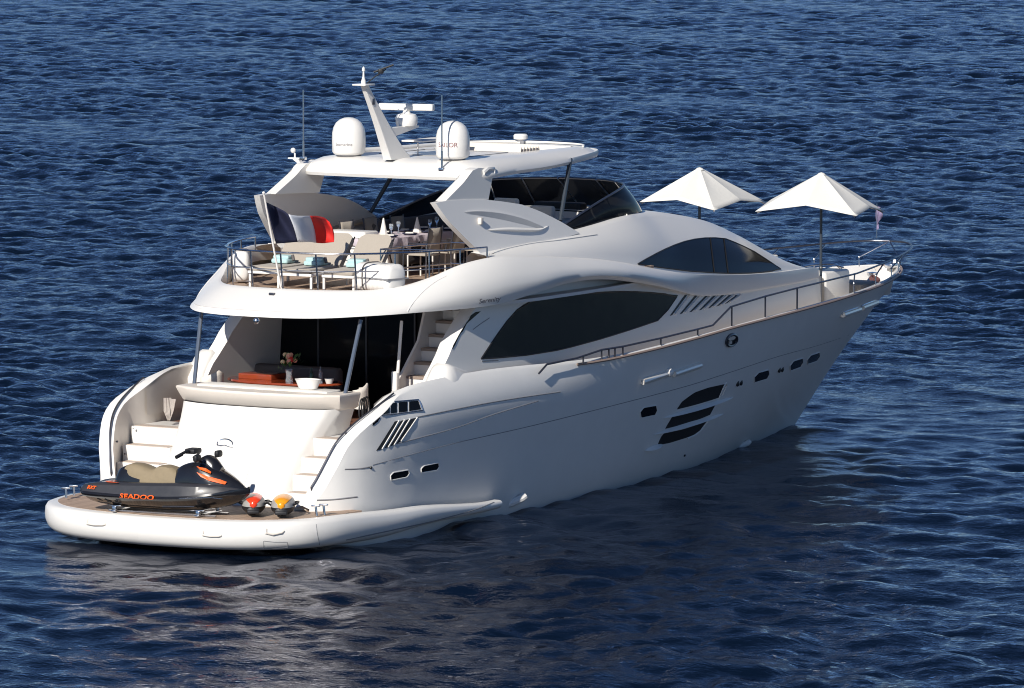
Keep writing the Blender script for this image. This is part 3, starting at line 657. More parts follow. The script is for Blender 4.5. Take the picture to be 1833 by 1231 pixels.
# top and bottom skins with the sunroof opening
def skin(idx, z, name, x_open=(10.9, 13.15), yo=1.02):
    a = [r[idx] for r in rows]
    L_ = sorted([(p.x, p.y) for p in a]); 
    xs_ = sorted(set([round(p.x, 3) for p in a]+[x_open[0], x_open[1]]))
    half = T(sorted({round(p.x, 3): p.y for p in a if True}.items()))
    m_ = MB()
    for x0, x1 in zip(xs_[:-1], xs_[1:]):
        if x1-x0 < 1e-4: continue
        inner0 = yo if (x0 >= x_open[0]-1e-6 and x1 <= x_open[1]+1e-6) else 0
        ya, yb_ = half(x0), half(x1)
        for s_ in (1, -1):
            P = [Vector((x0, s_*min(inner0, ya), z)), Vector((x0, s_*ya, z)), Vector((x1, s_*yb_, z)), Vector((x1, s_*min(inner0, yb_), z))]
            m_.add(P, [(0, 1, 2, 3)])
    return m_
for idx, z in ((0, 6.60), (9, 6.40)):
    sk = skin(idx, z, 'skin'); mb.add(sk.v, sk.f)
mb.grid([[Vector((x, y, z)) for x, y in ((10.9, -1.02), (13.15, -1.02), (13.15, 1.02), (10.9, 1.02))] for z in (6.38, 6.60)], closeu=True)
mb.build('hardtop', WH, yacht, smooth=38)
mb = MB(); P = [r[1]+Vector((0, 0, .03)) for r, s in zip(rows, sv) if s > 2.6]; mb.tube(P+[Vector((p.x, -p.y, p.z)) for p in reversed(P[-12:-1])], .055, 8, r2=.015); mb.build('hardtop_rim', WH, yacht, smooth=60)
mb = MB(); mb.tube([(9.0, -1.0, 6.605), (9.0, 1.0, 6.605), (10.6, .95, 6.605), (10.6, -.95, 6.605), (9.0, -1.0, 6.605)], .008, 5); mb.build('roof_hatch_seam', MIDGREY, yacht)
mb = MB()      # folded sunroof fabric
rows_ = []
for i in range(15): x = 11.0+.055*i; rows_.append([Vector((x, y, 6.50+.20*(i % 2))) for y in (-.98, 0, .98)])
mb.grid(rows_); mb.build('sunroof_fabric', CREAM, yacht, smooth=0)
for sgn in (-1, 1):
    a = PY(1021, 284, -1.72); b = PY(1003, 395, -1.95)
    if sgn == 1: a = PY(706, 306, 1.72); b = PY(663, 380, 2.05)
    mb = MB(); mb.tube([a, b], .045, 10, r2=.04); mb.build('hardtop_strut', POLE, yacht)

# mast, domes, radar, whips
mast = MB(); A = [(7.45, 6.6), (8.35, 6.6), (6.98, 8.02), (6.86, 8.02)]
rows = []
for t in [i/8 for i in range(9)]:
    xa = 7.72+(6.84-7.72)*t+.04*math.sin(math.pi*t); xb = 8.40+(6.99-8.40)*t**.85; z = 6.58+1.46*t; hw = .13-.07*t
    rows.append([Vector((xa, -hw*.7, z)), Vector((xb, -hw, z)), Vector((xb, hw, z)), Vector((xa, hw*.7, z))])
mast.grid(rows, closeu=True); mo = mast.build('mast', WH, yacht, smooth=30, bevel=.015)
mb = MB(); mb.box((6.9, 0, 8.05), (.34, .3, .03), bev=.01); mb.lathe([(.05, 8.06), (.045, 8.12), (.02, 8.2), (.015, 8.3), (.03, 8.31), (.03, 8.36), (.0, 8.4)], (6.9, 0, 0), 10); mb.build('masthead_light', WH, mo)
mb = MB(); mb.tube([(6.98, -.02, 8.07), (7.12, -.12, 8.2), (7.28, -.26, 8.33)], .012, 6); mb.box((7.2, -.2, 8.3), (.2, .1, .09), .5, bev=.02); mb.tube([(7.1, -.1, 8.28), (7.3, -.42, 8.42)], .02, 6); mb.build('wind_vane', BLACK, mo)
mb = MB(); mb.prism([(7.75, -.08, 7.0), (8.75, -.08, 7.16), (8.75, -.08, 7.2), (7.6, -.08, 7.2)], (0, .16, 0)); mb.build('radar_bracket', WH, mo, bevel=.01)
mb = MB(); mb.lathe([(.0, 7.20), (.19, 7.2), (.21, 7.25), (.21, 7.36), (.18, 7.42), (.08, 7.44), (.06, 7.5), (.0, 7.5)], (8.42, 0, 0), 24); sc_ = mb.build('radar_scanner', WH, yacht)
mb = MB(); mb.box((8.42, 0, 7.56), (.14, 1.14, .13), R(8), bev=.03); mb.build('scanner_bar', WH, sc_)
mb = MB(); mb.box((7.15, -.06, 7.72), (.08, .03, .12), bev=.01); mb.tube([(7.2, 0, 7.66), (7.15, -.06, 7.7)], .012); mb.build('mast_horn', DSTEEL, mo)
domeprof = [(.0, .0), (.25, .0), (.29, .02), (.32, .06), (.325, .28), (.32, .42), (.295, .53), (.245, .62), (.17, .68), (.09, .712), (.0, .722)]
for sgn, txt, m_, sz in ((1, 'Seamarine', GREYTXT, .085), (-1, 'SAILOR', REDTXT, .125)):
    mb = MB(); mb.lathe(domeprof, (8.2, sgn*1.18, 6.62), 36); do = mb.build('satellite_dome', WH, yacht, smooth=60)
    mb = MB(); mb.lathe([(.24, 6.6), (.24, 6.63)], (8.2, sgn*1.18, 0), 24); mb.build('dome_base', MIDGREY, do)
    v, f = text_flat(txt, sz, bold=0); vv = []
    for q in v:
        # wrapped round the cylinder, facing aft and a little to port of the viewer
        phi = math.atan2(-DH.y, -DH.x)+(-.30 if sgn > 0 else -.33)+q[0]/.327; zz = 6.62+.27+q[1]+(-.06 if sgn > 0 else -.0)
        vv.append(Vector((8.2+.329*math.cos(phi), sgn*1.18+.329*math.sin(phi), zz)))
    mb = MB(); mb.add(vv, f); mb.build('dome_lettering', m_, do, smooth=0, recalc=False)
for px, py0, py1 in ((543, 283, 161), (791, 303, 170)):
    a = PX(px, py0, 7.62); b = PX(px, py1, 7.62); mb = MB(); mb.tube([a, a+(b-a)*.25], .022, 6); mb.tube([a+(b-a)*.2, b], .016, 6); mb.box(a+Vector((0, 0, .0)), (.1, .12, .07), bev=.02); mb.build('whip_antenna', STEEL, yacht)
a = PX(528, 283, 7.9); mb = MB(); mb.box(a, (.12, .26, .03), bev=.01); mb.tube([a, a+Vector((0, 0, .1))], .018); mb.ball(a+Vector((0, .04, .15)), .055, 10); mb.prism([a+Vector((-.05, -.1, 0)), a+Vector((-.05, .05, 0)), a+Vector((-.05, -.2, -.16))], (.1, 0, 0)); mb.build('gps_bracket', WH, yacht)
a = PY(947, 247, .4); mb = MB(); mb.lathe([(.0, 0), (.06, 0), (.05, .06), (.14, .08), (.145, .15), (.12, .18), (0, .185)], Vector((13.55, .55, 6.6)), 18); mb.build('gps_puck', WH, yacht)
mb = MB(); mb.box((13.3, .35, 6.63), (.09, .1, .07), bev=.02); mb.build('roof_speaker', MIDGREY, yacht)
mb = MB(); a = Vector((8.9, 1.3, 6.6))
for x in (9.3, 10.3): mb.tube([(x, .3, 6.6), (x, .3, 6.82)], .015, 6)
mb.box((9.9, .3, 6.86), (1.6, .5, .03), bev=.01); mb.build('folded_passerelle', WH2, yacht)

# ---- flybridge windscreen
bt = [(10.6, 2.14, 5.08), (11.6, 2.10, 5.14), (12.6, 2.0, 5.2), (13.6, 1.9, 5.25), (14.5, 1.68, 5.25), (15.15, 1.3, 5.22), (15.6, .8, 5.22), (15.8, .3, 5.22), (15.83, 0, 5.22)]
tt = [(10.5, 2.12, 5.16), (11.4, 2.04, 5.36), (12.4, 1.95, 5.58), (13.3, 1.82, 5.73), (14.0, 1.58, 5.80), (14.45, 1.2, 5.82), (14.75, .75, 5.83), (14.9, .3, 5.83), (14.93, 0, 5.83)]
Bs, Ts = cr(bt, 5), cr(tt, 5); mb = MB(); mb.grid([[b.lerp(t, k/5)+Vector((0, .04*math.sin(math.pi*k/5)*(1 if b.y > .5 else 0), 0)) for b, t in zip(Bs, Ts)] for k in range(6)]); mb.mirror(); ws = mb.build('flybridge_windscreen', SMOKE, yacht, smooth=60)
mb = MB(); mb.tube(Ts, .022, 8); mb.mirror(); mb.build('windscreen_rail', DSTEEL, ws)
mb = MB()
for i in (12, 20, 26, 33): mb.tube([Bs[i]+Vector((-.03, -.02, 0)), Ts[i]+Vector((-.03, -.02, 0))], .018, 6)
mb.mirror(); mb.build('windscreen_frame', STEEL, ws)
# ---- flybridge helm furniture
mb = MB(); mb.box((14.15, 0, 4.75), (.8, 2.6, .95), bev=.1); hc = mb.build('helm_console', mat('console_grey', (.25, .25, .27), .5), yacht)
mb = MB(); mb.box((13.85, -.2, 5.3), (.3, 1.1, .25), .0, bev=.06); mb.build('instrument_pod', BLACK, hc)
mb = MB(); mb.box((12.9, .35, 4.75), (.5, .55, .9), bev=.1); mb.box((12.68, .35, 5.25), (.16, .55, .6), bev=.06); mb.build('helm_seat', CUSHW, yacht)
mb = MB(); mb.box((12.6, -.65, 4.75), (.5, .55, .9), bev=.1); mb.box((12.4, -.65, 5.2), (.16, .55, .5), bev=.06); mb.build('helm_seat', CUSHW, yacht)
mb = MB(); mb.box((11.3, 1.45, 4.6), (3.0, .7, .5), bev=.08); mb.box((11.3, 1.80, 4.95), (3.0, .2, .5), bev=.08); mb.build('flybridge_sofa', CUSHG, yacht)
mb = MB(); mb.box((12.0, -1.35, 4.75), (1.8, .8, .85), bev=.06); mb.build('bar_counter', WH, yacht)
mb = MB(); mb.box((11.9, -1.35, 5.19), (1.6, .65, .03), bev=.01); mb.build('bar_top', mat('dark_granite', (.05, .05, .055), .3, var=.3, vscale=40), yacht)
mb = MB(); mb.box((8.0, 1.0, 4.75), (.5, .95, .85), bev=.05); wb = mb.build('flybridge_cabinet', WH, yacht)
for dz in (-.18, .05): 
    mb = MB(); mb.box((7.745, .98, 4.8+dz), (.012, .7, .02)); mb.build('cabinet_slot', MIDGREY, wb)
mb = MB(); mb.tube([(7.6, 2.0, 5.0), (9, 2.02, 5.12), (10.4, 2.02, 5.22)], .05, 8); mb.build('coaming_cushion', CUSH, yacht)

# ---- flybridge rails
RP = [(7.1, 2.62), (6.5, 2.5), (5.9, 2.3), (5.3, 2.03), (4.82, 1.68), (4.4, 1.22), (4.2, .7), (4.12, 0)]
rail = cr([(x, y, 0) for x, y in RP], 6); rail = rail+[Vector((p.x, -p.y, 0)) for p in reversed(rail[:-1])]
def zr(p): return 5.04
def base_z(p): return 4.36+.46*sm(5.0, 7.1, p.x)*(abs(p.y) > 1.7)
mb = MB(); mb.tube([Vector((p.x-.08*(p.x < 5), p.y, 5.05)) for p in rail], .02, 8); mb.tube([Vector((p.x-.04*(p.x < 5), p.y, 4.72)) for p in rail if base_z(p) < 4.68], .012, 6)
fr_ = mb.build('stern_railing', STEEL, yacht)
st = resample(rail, 13)
for p in st: mb = MB(); mb.tube([Vector((p.x, p.y, base_z(p)-.03)), Vector((p.x-.08*(p.x < 5), p.y, 5.05))], .018, 6); mb.build('rail_post', STEEL, fr_)
mb = MB()      # stairwell guard on the fly deck
sw = [(6.0, -.95), (7.0, -1.0), (8.1, -1.2), (8.1, -2.2)]
for z in (4.62, 5.02): mb.tube([Vector((x, y, z)) for x, y in sw], .017, 6)
for x, y in ((6.0, -.95), (6.7, -1.0), (7.4, -1.08), (8.1, -1.2), (8.1, -2.0)): mb.tube([(x, y, 4.3), (x, y, 5.02)], .016, 6)
mb.tube([(6.0, -.95, 5.02), (6.0, -2.3, 5.05)], .016, 6); mb.build('stairwell_guard', STEEL, yacht)

# ---- saloon bulkhead, glass doors, cockpit stair
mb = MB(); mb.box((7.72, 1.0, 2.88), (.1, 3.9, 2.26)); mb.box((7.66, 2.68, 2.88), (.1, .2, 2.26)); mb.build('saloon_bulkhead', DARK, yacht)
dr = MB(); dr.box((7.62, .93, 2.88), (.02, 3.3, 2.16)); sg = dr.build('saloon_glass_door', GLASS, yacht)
mb = MB()
for y in (2.6, 1.5, .4, -.7): mb.box((7.60, y, 2.98), (.03, .035, 1.98))
mb.build('door_frame', mat('dark_frame', (.05, .05, .055), .4), sg)
mb = MB(); mb.box((7.57, 2.55, 2.98), (.06, .1, 2.0)); mb.build('door_jamb', WH2, yacht)
mb = MB(); stx = [(5.16, 1.97), (5.42, 2.19), (5.66, 2.43), (5.92, 2.66), (6.18, 2.90), (6.44, 3.14), (6.7, 3.38), (6.95, 3.62), (7.2, 3.84)]
for i, (x, z) in enumerate(stx):
    o_ = MB(); o_.box((x+.8, -1.98+.01*i, z-.15), (1.6-.0*i, .76+.012*i, .26)); s0 = o_.build('companion_step', WH2, yacht)
    o_ = MB(); o_.box((x+.13, -1.98+.01*i, z+.0-.01), (.30, .74, .05)); o_.build('tread', mat('grey_teak', (.26, .20, .165), .7, var=.15) if 'grey_teak' not in bpy.data.materials else bpy.data.materials['grey_teak'], s0)
    if i in (1, 3): o_ = MB(); o_.ball((x-.005, -2.05, z-.12), .03, 8); o_.build('step_light', BLACK, s0)
strg = [(5.2, 1.76), (5.35, 2.3), (5.75, 2.72), (6.35, 3.30), (6.62, 3.95), (8.0, 3.95), (8.0, 1.76)]
mb = MB(); mb.prism([Vector((x, -1.58, z)) for x, z in strg], (0, .05, 0)); mb.build('stair_stringer', WH2, yacht)
mb = MB(); mb.tube([PX(719, 574, 5.5), PX(712, 668, 5.35), ], .03, 8); mb.build('stair_post', WH2, yacht)
mb = MB(); mb.box(PX(708, 686, 5.35), (.12, .12, .45), bev=.02); mb.build('stair_newel', WH2, yacht)
mb = MB(); mb.box((7.3, -2.02, 3.66), (.35, .4, .36), .2, bev=.05, top=1.1); mb.build('stair_locker', WH, yacht)
mb = MB(); mb.box((8.1, -1.85, 3.55), (.1, .6, .85)); mb.build('stair_head_panel', WH, yacht)
for a, b in (((361, 562), (347, 684)), ((646, 580), (616, 704))):
    y = 1.78 if a[0] < 500 else -1.78
    mb = MB(); A_ = PY(*a, y); B_ = PY(*b, y*.95); mb.tube([A_+Vector((0, 0, .08)), B_-Vector((0, 0, .1))], .038, 10); mb.build('overhang_pillar', SLATE, yacht)
mb = MB(); mb.box((6.5, 1.5, 2.0), (.75, 2.0, .5), bev=.06); mb.box((6.85, 1.5, 2.38), (.25, 2.0, .5), bev=.08); mb.build('cockpit_sofa', CUSHG, yacht)

# ---- side rails and toe rail
sr = [(979, 652, 2.98), (1032, 641, 3.02), (1077, 626, 3.08), (1115, 620, 3.12), (1183, 605, 3.15), (1249, 589, 3.15), (1276, 582, 3.13), (1308, 549, 3.10), (1370, 530, 3.03), (1428, 515, 2.90), (1481, 502, 2.62), (1520, 489, 2.2), (1560, 474, 1.62), (1590, 462, 1.0)]
def side_pt(px, py):      # a point on the plumb sheet above the hull edge
    y = -3.2
    for _ in range(25):
        p = PY(px, py, y); xx = min(28.4, p.x); ny = -(sheer(xx)[0]-.05); y += (ny-y)*.45
    return PY(px, py, y)
RL = [(979, 652), (1032, 641), (1077, 626), (1115, 620), (1183, 605), (1249, 589), (1276, 582), (1308, 549), (1370, 530), (1428, 515)]
RW = [side_pt(*p) for p in RL]
bowr = [(22.3, 2.45, 3.50), (24.0, 2.12, 3.56), (25.6, 1.72, 3.61), (27.2, 1.2, 3.65), (28.05, .76, 3.68), (28.4, .4, 3.69), (28.5, 0, 3.69)]
allr = [RW[0]+Vector((-.3, 0, -.15))]+RW+[Vector((x, -y, z)) for x, y, z in bowr]
mb = MB(); P = []
for i in range(len(allr)-1):
    P += [allr[i].lerp(allr[i+1], k/3) for k in range(3)]
P.append(allr[-1]); P = P[:len(P)-19]+cr(P[len(P)-19::3], 3) ; mb.tube(P, .02, 8); mb.mirror(); rl = mb.build('side_railing', DSTEEL, yacht)
def edge_at(x): y, z = sheer(min(x, 28.6)); return Vector((x, -(y-.05), z))
for (px, py) in ((1044, 639), (1077, 626), (1090, 624), (1101, 622), (1115, 619), (1183, 605), (1249, 589), (1310, 549), (1370, 530), (1427, 516)):
    t_ = side_pt(px, py); b_ = edge_at(t_.x)
    for s_ in (1, -1): m_ = MB(); m_.tube([Vector((b_.x, s_*b_.y, b_.z)), Vector((t_.x, s_*t_.y, t_.z))], .02, 6); m_.build('rail_post', DSTEEL, rl)
for (x0, xt) in ((22.2, 22.2), (23.9, 24.3), (25.6, 26.2), (26.9, 27.5), (28.0, 28.5)):
    j = T([(q[0], q[1], q[2]) for q in bowr])(xt)
    for s_ in (1, -1):
        b_ = edge_at(x0); m_ = MB(); k_ = Vector((b_.x, s_*b_.y, b_.z)); m_.tube([k_, k_+Vector((0, 0, .22)), Vector((xt, -s_*j[0], j[1]))], .016, 7); m_.ball(k_+Vector((0, 0, .22)), .024, 8); m_.build('bow_stanchion', STEEL, rl)
mb = MB(); mb.tube([hull_pt(x, 1)+Vector((0, .02, .0)) for x in ucols if 9.3 < x < 28.7], .028, 6); mb.mirror(); mb.build('toe_rail', mat('toe_rail', (.30, .22, .18), .5), yacht)
# ---- foredeck
mb = MB()
st = [9.0+.6*i for i in range(33)]; st = [x for x in st if x < 28.2]
mb.grid([[Vector((x, -hull_y(x, deck_z(x))-.02, deck_z(x))), Vector((x, 0, deck_z(x)+.02)), Vector((x, hull_y(x, deck_z(x))+.02, deck_z(x)))] for x in st]); mb.build('foredeck', mat('deck_cream', (.62, .55, .48), .7, var=.05), yacht)
mb = MB()
st = [22.0+.35*i for i in range(19)]; st = [x for x in st if x < 28.4]
mb.grid([[Vector((x, -(min(sheer(x)[0]-.1, hull_y(x, deck_z(x), .11)) if k == 0 else max(.03, sheer(x)[0]-.1)), deck_z(x)+.0 if k == 0 else sheer(x)[1]+.0)) for x in st] for k in (0, 1)]); mb.mirror(); mb.build('bow_bulwark_lining', WH, yacht)
mb = MB(); mb.prism([Vector((x, s_*(sheer(x)[0]-.36), 2.78)) for s_ in (1,) for x in (26.6, 27.3, 27.9, 28.2)]+[Vector((x, -(sheer(x)[0]-.36), 2.78)) for x in (28.2, 27.9, 27.3, 26.6)], (0, 0, .06)); mb.build('anchor_locker_lid', WH, yacht)
mb = MB(); p = Vector((27.5, -.1, 2.86)); mb.lathe([(.0, 0), (.16, 0), (.12, .05), (.08, .1), (.13, .16), (.13, .2), (0, .22)], p, 14); mb.build('windlass', STEEL, yacht)
mb = MB(); mb.box((23.95, -.75, 2.98), (1.15, .75, .82), bev=.08); cn = mb.build('foredeck_console', WH, yacht)
mb = MB(); mb.tube(cr([(23.5, -.45, 3.4), (23.6, -.45, 3.48), (24.4, -.45, 3.48), (24.9, -.6, 3.42), (25.0, -.7, 3.2)], 4), .03, 8); mb.tube(cr([(23.6, -.85, 3.4), (24.3, -.85, 3.47), (24.7, -.85, 3.4)], 4), .02, 8); mb.build('console_grab_rail', STEEL, cn)
mb = MB(); mb.box((23.9, .9, 2.9), (1.3, .75, .6), bev=.08); mb.build('foredeck_bench', WH, yacht)
mb = MB(); mb.box((25.6, -.35, 2.8), (.95, 1.4, .45), bev=.12); mb.build('bow_cushion', CUSH, yacht)
mb = MB(); mb.box((22.9, -.1, 2.95), (.35, 2.4, .75), bev=.1); mb.build('foredeck_seat_back', CUSH, yacht)
mb = MB(); mb.box((21.3, -.2, 3.80), (1.0, 1.3, .13), bev=.05); mb.box((21.9, .6, 3.72), (.6, .7, .14), .2, bev=.05); mb.build('foredeck_sunpad', CUSHW, yacht)
mb = MB(); mb.ball((28.72, -.02, 3.2), .09, 8); mb.box((28.6, 0, 3.14), (.35, .2, .1), bev=.03); mb.tube([(28.5, -.22, 3.1), (28.55, -.26, 3.35)], .03); mb.build('bow_roller', STEEL, yacht)

# ------------------------------------------------------------------ things aboard
# jet ski: length along local x (bow +x), lies athwartships, bow to starboard
js = thing('jet_ski', 'black and grey jet ski with orange marks parked across the stern platform', 'jet ski', (.12, -.17, .66), R(-84)); js.scale = (.96, .96, 1.0)
JL = [(-1.68, .40, .17, .30, .40), (-1.60, .50, .10, .26, .44), (-1.2, .56, .04, .25, .50), (-.6, .58, 0, .24, .52), (0, .585, 0, .24, .54), (.5, .57, .02, .26, .56), (.9, .50, .06, .30, .56), (1.25, .37, .13, .35, .53), (1.5, .22, .22, .39, .49), (1.66, .09, .31, .41, .455), (1.72, .02, .37, .42, .43)]
jt = T(JL); mb = MB(); dk = MB(); rows = []; rows2 = []
xsj = [-1.68+3.4*i/34 for i in range(35)]
for x in xsj:
    hw, zk, zc, zt = jt(x)
    half = [(0, zk), (hw*.35, zk+.03), (hw*.62, zk+.09), (hw*.80, zk+.15), (hw*.93, zc-.03), (hw, zc), (hw*1.03, zc+.03), (hw*.99, zc+.07)]
    rows.append([Vector((x, -y, z)) for y, z in half][::-1]+[Vector((x, y, z)) for y, z in half[1:]])
    h2_ = [(hw*.99, zc+.07), (hw*.93, zt-.05), (hw*.84, zt-.01), (hw*.72, zt), (hw*.55, zt-.03), (0, zt-.02)]
    rows2.append([Vector((x, -y, z)) for y, z in h2_]+[Vector((x, y, z)) for y, z in h2_[::-1][1:]])
mb.grid(rows); n0 = len(mb.v); mb.add(rows[0], [tuple(range(len(rows[0])))]); mb.build('lower_hull', SKI, js, smooth=40)
dk.grid(rows2); dk.add(rows2[0], [tuple(range(len(rows2[0])))]); dk.build('deck', SKIG, js, smooth=35)
def jbody(tab, name, m, parent=js, n=20, label=None):      # lofted saddle-shaped body: x, half width bottom, zb, half width top, zt
    tt_ = T(tab); a, b = tab[0][0], tab[-1][0]; rr = []
    for i in range(n+1):
        x = a+(b-a)*i/n; wb_, zb_, wt_, zt_ = tt_(x)
        h = [(wb_, zb_), (wb_*.98, zb_+(zt_-zb_)*.35), (wt_*1.05, zb_+(zt_-zb_)*.75), (wt_*.85, zb_+(zt_-zb_)*.95), (wt_*.4, zt_), (0, zt_+.005)]
        rr.append([Vector((x, -y, z)) for y, z in h]+[Vector((x, y, z)) for y, z in h[::-1][1:]])
    q = MB(); q.grid(rr); q.add(rr[0], [tuple(range(11))]); q.add(rr[-1], [tuple(range(11))]); return q.build(name, m, parent, smooth=50, label=label)
jbody([(-1.05, .20, .45, .12, .58), (-.95, .26, .45, .19, .74), (-.75, .27, .45, .22, .80), (-.5, .27, .45, .21, .77), (-.25, .25, .45, .19, .68), (.1, .24, .45, .18, .66), (.25, .2, .45, .15, .70)], 'seat_base', SKI)
st_ = jbody([(-.82, .23, .60, .20, .79), (-.7, .255, .58, .215, .825), (-.5, .265, .52, .21, .80), (-.36, .27, .48, .21, .755), (-.28, .27, .46, .20, .735), (-.15, .27, .40, .195, .80), (0, .275, .36, .20, .82), (.15, .265, .42, .20, .785), (.30, .23, .52, .17, .70)], 'seat', TAN)
jbody([(.2, .22, .45, .14, .72), (.35, .26, .48, .2, .84), (.55, .3, .5, .24, .90), (.75, .33, .5, .26, .92), (.95, .33, .5, .24, .86), (1.2, .27, .48, .18, .75), (1.45, .17, .45, .1, .62), (1.62, .06, .43, .04, .5)], 'front_hood', SKI)
jbody([(.72, .12, .86, .06, .99), (.85, .17, .86, .12, 1.04), (1.0, .17, .80, .10, .98), (1.15, .12, .74, .05, .84)], 'windshield_cowl', SKI)
mb = MB(); mb.tube([(.68, 0, .86), (.58, 0, 1.02)], .07, 10); mb.tube(cr([(.42, .42, 1.03), (.50, .25, 1.10), (.55, 0, 1.10), (.50, -.25, 1.10), (.42, -.42, 1.03)], 4), .028, 8); mb.box((.53, 0, 1.10), (.22, .3, .09), bev=.03)
for s_ in (1, -1): mb.tube([(.44, .28*s_, 1.06), (.41, .44*s_, 1.02)], .036, 8)
mb.build('handlebar', BLACK, js)
for s_ in (1, -1):
    mb = MB(); mb.tube([(.82, .2*s_, .93), (.84, .42*s_, 1.0)], .02, 6); mb.box((.84, .42*s_, 1.02), (.1, .2, .12), bev=.04); mb.build('mirror', BLACK, js)
def jside(q, lift=.006):      # side marks: (x, z) on the starboard-facing side of the ski (local -y after turning = towards the stern camera)
    out = []
    for x, z in q:
        hw, zk, zc, zt = jt(x); tz = (z-(zc+.07))/max(.01, (zt-.05-(zc+.07)))
        y = hw*(.99-.06*min(1, max(0, tz))) if z > zc+.05 else hw*(.93+.10*min(1, max(0, (z-(zc-.03))/.06)))
        if z < zc-.03: y = hw*(.80+.13*(z-(zk+.15))/max(.02, (zc-.03-zk-.15)))
        out.append(Vector((x, -y-lift, z)))
    return out
v, f = text_flat('SEADOO', .185, bold=.004); mb = MB(); mb.add([jside([(q[0]*1.0-.34, .285+q[1]*.62)], .028)[0] for q in v], f); mb.build('side_lettering', ORANGE, js, smooth=0, recalc=False)
v, f = text_flat('RXT', .10, shear=.3, bold=.004); mb = MB(); mb.add([jside([(q[0]-1.36, .40+q[1]*.8)], .022)[0] for q in v], f); mb.build('rear_lettering', ORANGE, js, smooth=0, recalc=False)
def strip_on(pts, w_, name, fn):
    mb = MB(); P = cr([(*p, 0) for p in pts], 4); 
    mb.grid([[fn(p.x, p.y+w_*k) for p in P] for k in (-.5, .5)]); return mb.build(name, ORANGE, js, smooth=0)
dkp = lambda x, y: Vector((x, y, jt(x)[3]+.008 if abs(y) < jt(x)[0]*.84 else jt(x)[3]-.0))
strip_on([(-1.0, -.43), (-1.15, -.36), (-.95, -.30)], .035, 'deck_stripe', dkp)
strip_on([(-1.15, -.38), (-1.0, -.48), (-.78, -.52)], .05, 'deck_stripe', dkp)
mb = MB(); mb.grid([[Vector((.78, -.335, .76)), Vector((1.0, -.335, .70)), Vector((1.25, -.265, .64)), Vector((1.36, -.225, .60))], [Vector((.88, -.35, .68)), Vector((1.05, -.345, .62)), Vector((1.28, -.265, .565)), Vector((1.33, -.24, .555))]]); mb.build('hood_flash', ORANGE, js, smooth=0)
mb = MB(); mb.grid([[Vector((.76, -.295, .86)), Vector((.95, -.275, .83)), Vector((1.05, -.26, .77))], [Vector((.84, -.32, .81)), Vector((.98, -.31, .77)), Vector((1.05, -.285, .74))]]); mb.build('hood_flash', ORANGE, js, smooth=0)
mb = MB(); mb.tube(jside([(1.3, .30), (1.1, .33), (.7, .31), (.55, .30)], .01), .01, 5); mb.tube(jside([(.75, .14), (.5, .13), (.1, .11)], .01), .008, 5); mb.build('hull_chrome_line', STEEL, js)
mb = MB()
for k in range(3): mb.tube(jside([(-1.45+.18*k, .20), (-1.38+.18*k, .15)], .012), .012, 5)
mb.tube(jside([(-1.6, .19), (-1.2, .12), (-1.0, .15)], .012), .02, 6); mb.build('rear_sponson', BLACK, js)
# cradle
cr_ = thing('boat_cradle', 'low metal cradle under the jet ski on the teak stern platform', 'cradle', (.12, -.17, .615), R(-84)); cr_.scale = (.95, .95, .48)
for x in (-.95, .85):
    mb = MB(); mb.box((x, 0, .06), (.09, .95, .05), bev=.01); mb.build('cross_beam', STEEL, cr_)
    for s_ in (1, -1): mb = MB(); mb.box((x, s_*.40, .13), (.08, .06, .22), bev=.01); mb.box((x, s_*.3, .24), (.22, .12, .04), bev=.01); mb.build('support_pad', STEEL, cr_)
mb = MB(); mb.box((0, .25, .04), (2.3, .06, .05)); mb.box((0, -.25, .04), (2.3, .06, .05)); mb.build('rail', STEEL, cr_)
# underwater scooters: nose towards the stern
def scooter(loc, m_, label, rz):
    t = thing('underwater_scooter', label, 'water scooter', loc, rz, 'underwater scooters on the stern platform')
    prof_ = T([(0, .02, .03), (.06, .12, .10), (.2, .19, .155), (.45, .22, .175), (.75, .20, .165), (1.0, .15, .13), (1.12, .10, .10)])
    A_, B_, C_ = [], [], []
    for i in range(23):
        x = -.5+1.12*i/22; w2, h2_ = prof_(x+.5)
        ring = [Vector((x, w2*math.cos(R(a))*(1.0 if math.sin(R(a)) < .5 else 1), .19+h2_*math.sin(R(a)))) for a in range(-180, 181, 15)]
        A_.append(ring)
    mb = MB(); mb.grid([r_[12:25] for r_ in A_]); mb.grid([r_[24:25]+r_[24:25] for r_ in A_]); mb.build('upper_shell', GREY, t)
    mb = MB(); mb.grid([r_[0:13] for r_ in A_]); mb.ball((-.47, 0, .13), .07, 10, sc=(.5, 1.7, .9)); mb.build('lower_shell', BLACK, t)
    mb = MB(); mb.grid([[p+Vector((0, 0, .012)) for p in r_[15:22]] for r_ in A_[0:15]]); mb.ball((-.47, 0, .235), .07, 10, sc=(.7, 1.0, .9)); mb.build('colour_panel', m_, t)
    for s_ in (1, -1): mb = MB(); mb.tube(cr([(-.25, s_*.2, .22), (-.1, s_*.27, .24), (.1, s_*.27, .24), (.2, s_*.2, .22)], 3), .02, 6); mb.build('side_grip', BLACK, t)
    mb = MB(); mb.box((-.44, 0, .10), (.14, .22, .06), bev=.02); mb.build('nose_foot', BLACK, t)
    return t
p = PZ(452, 924, .64); scooter((p.x+.38, p.y+.23, .62), REDO, 'grey and black underwater scooter with the red nose panel beside the jet ski', R(33))
p = PZ(505, 926, .64); scooter((p.x+.38, p.y+.23, .62), YELO, 'grey and black underwater scooter with the yellow nose panel', R(29))

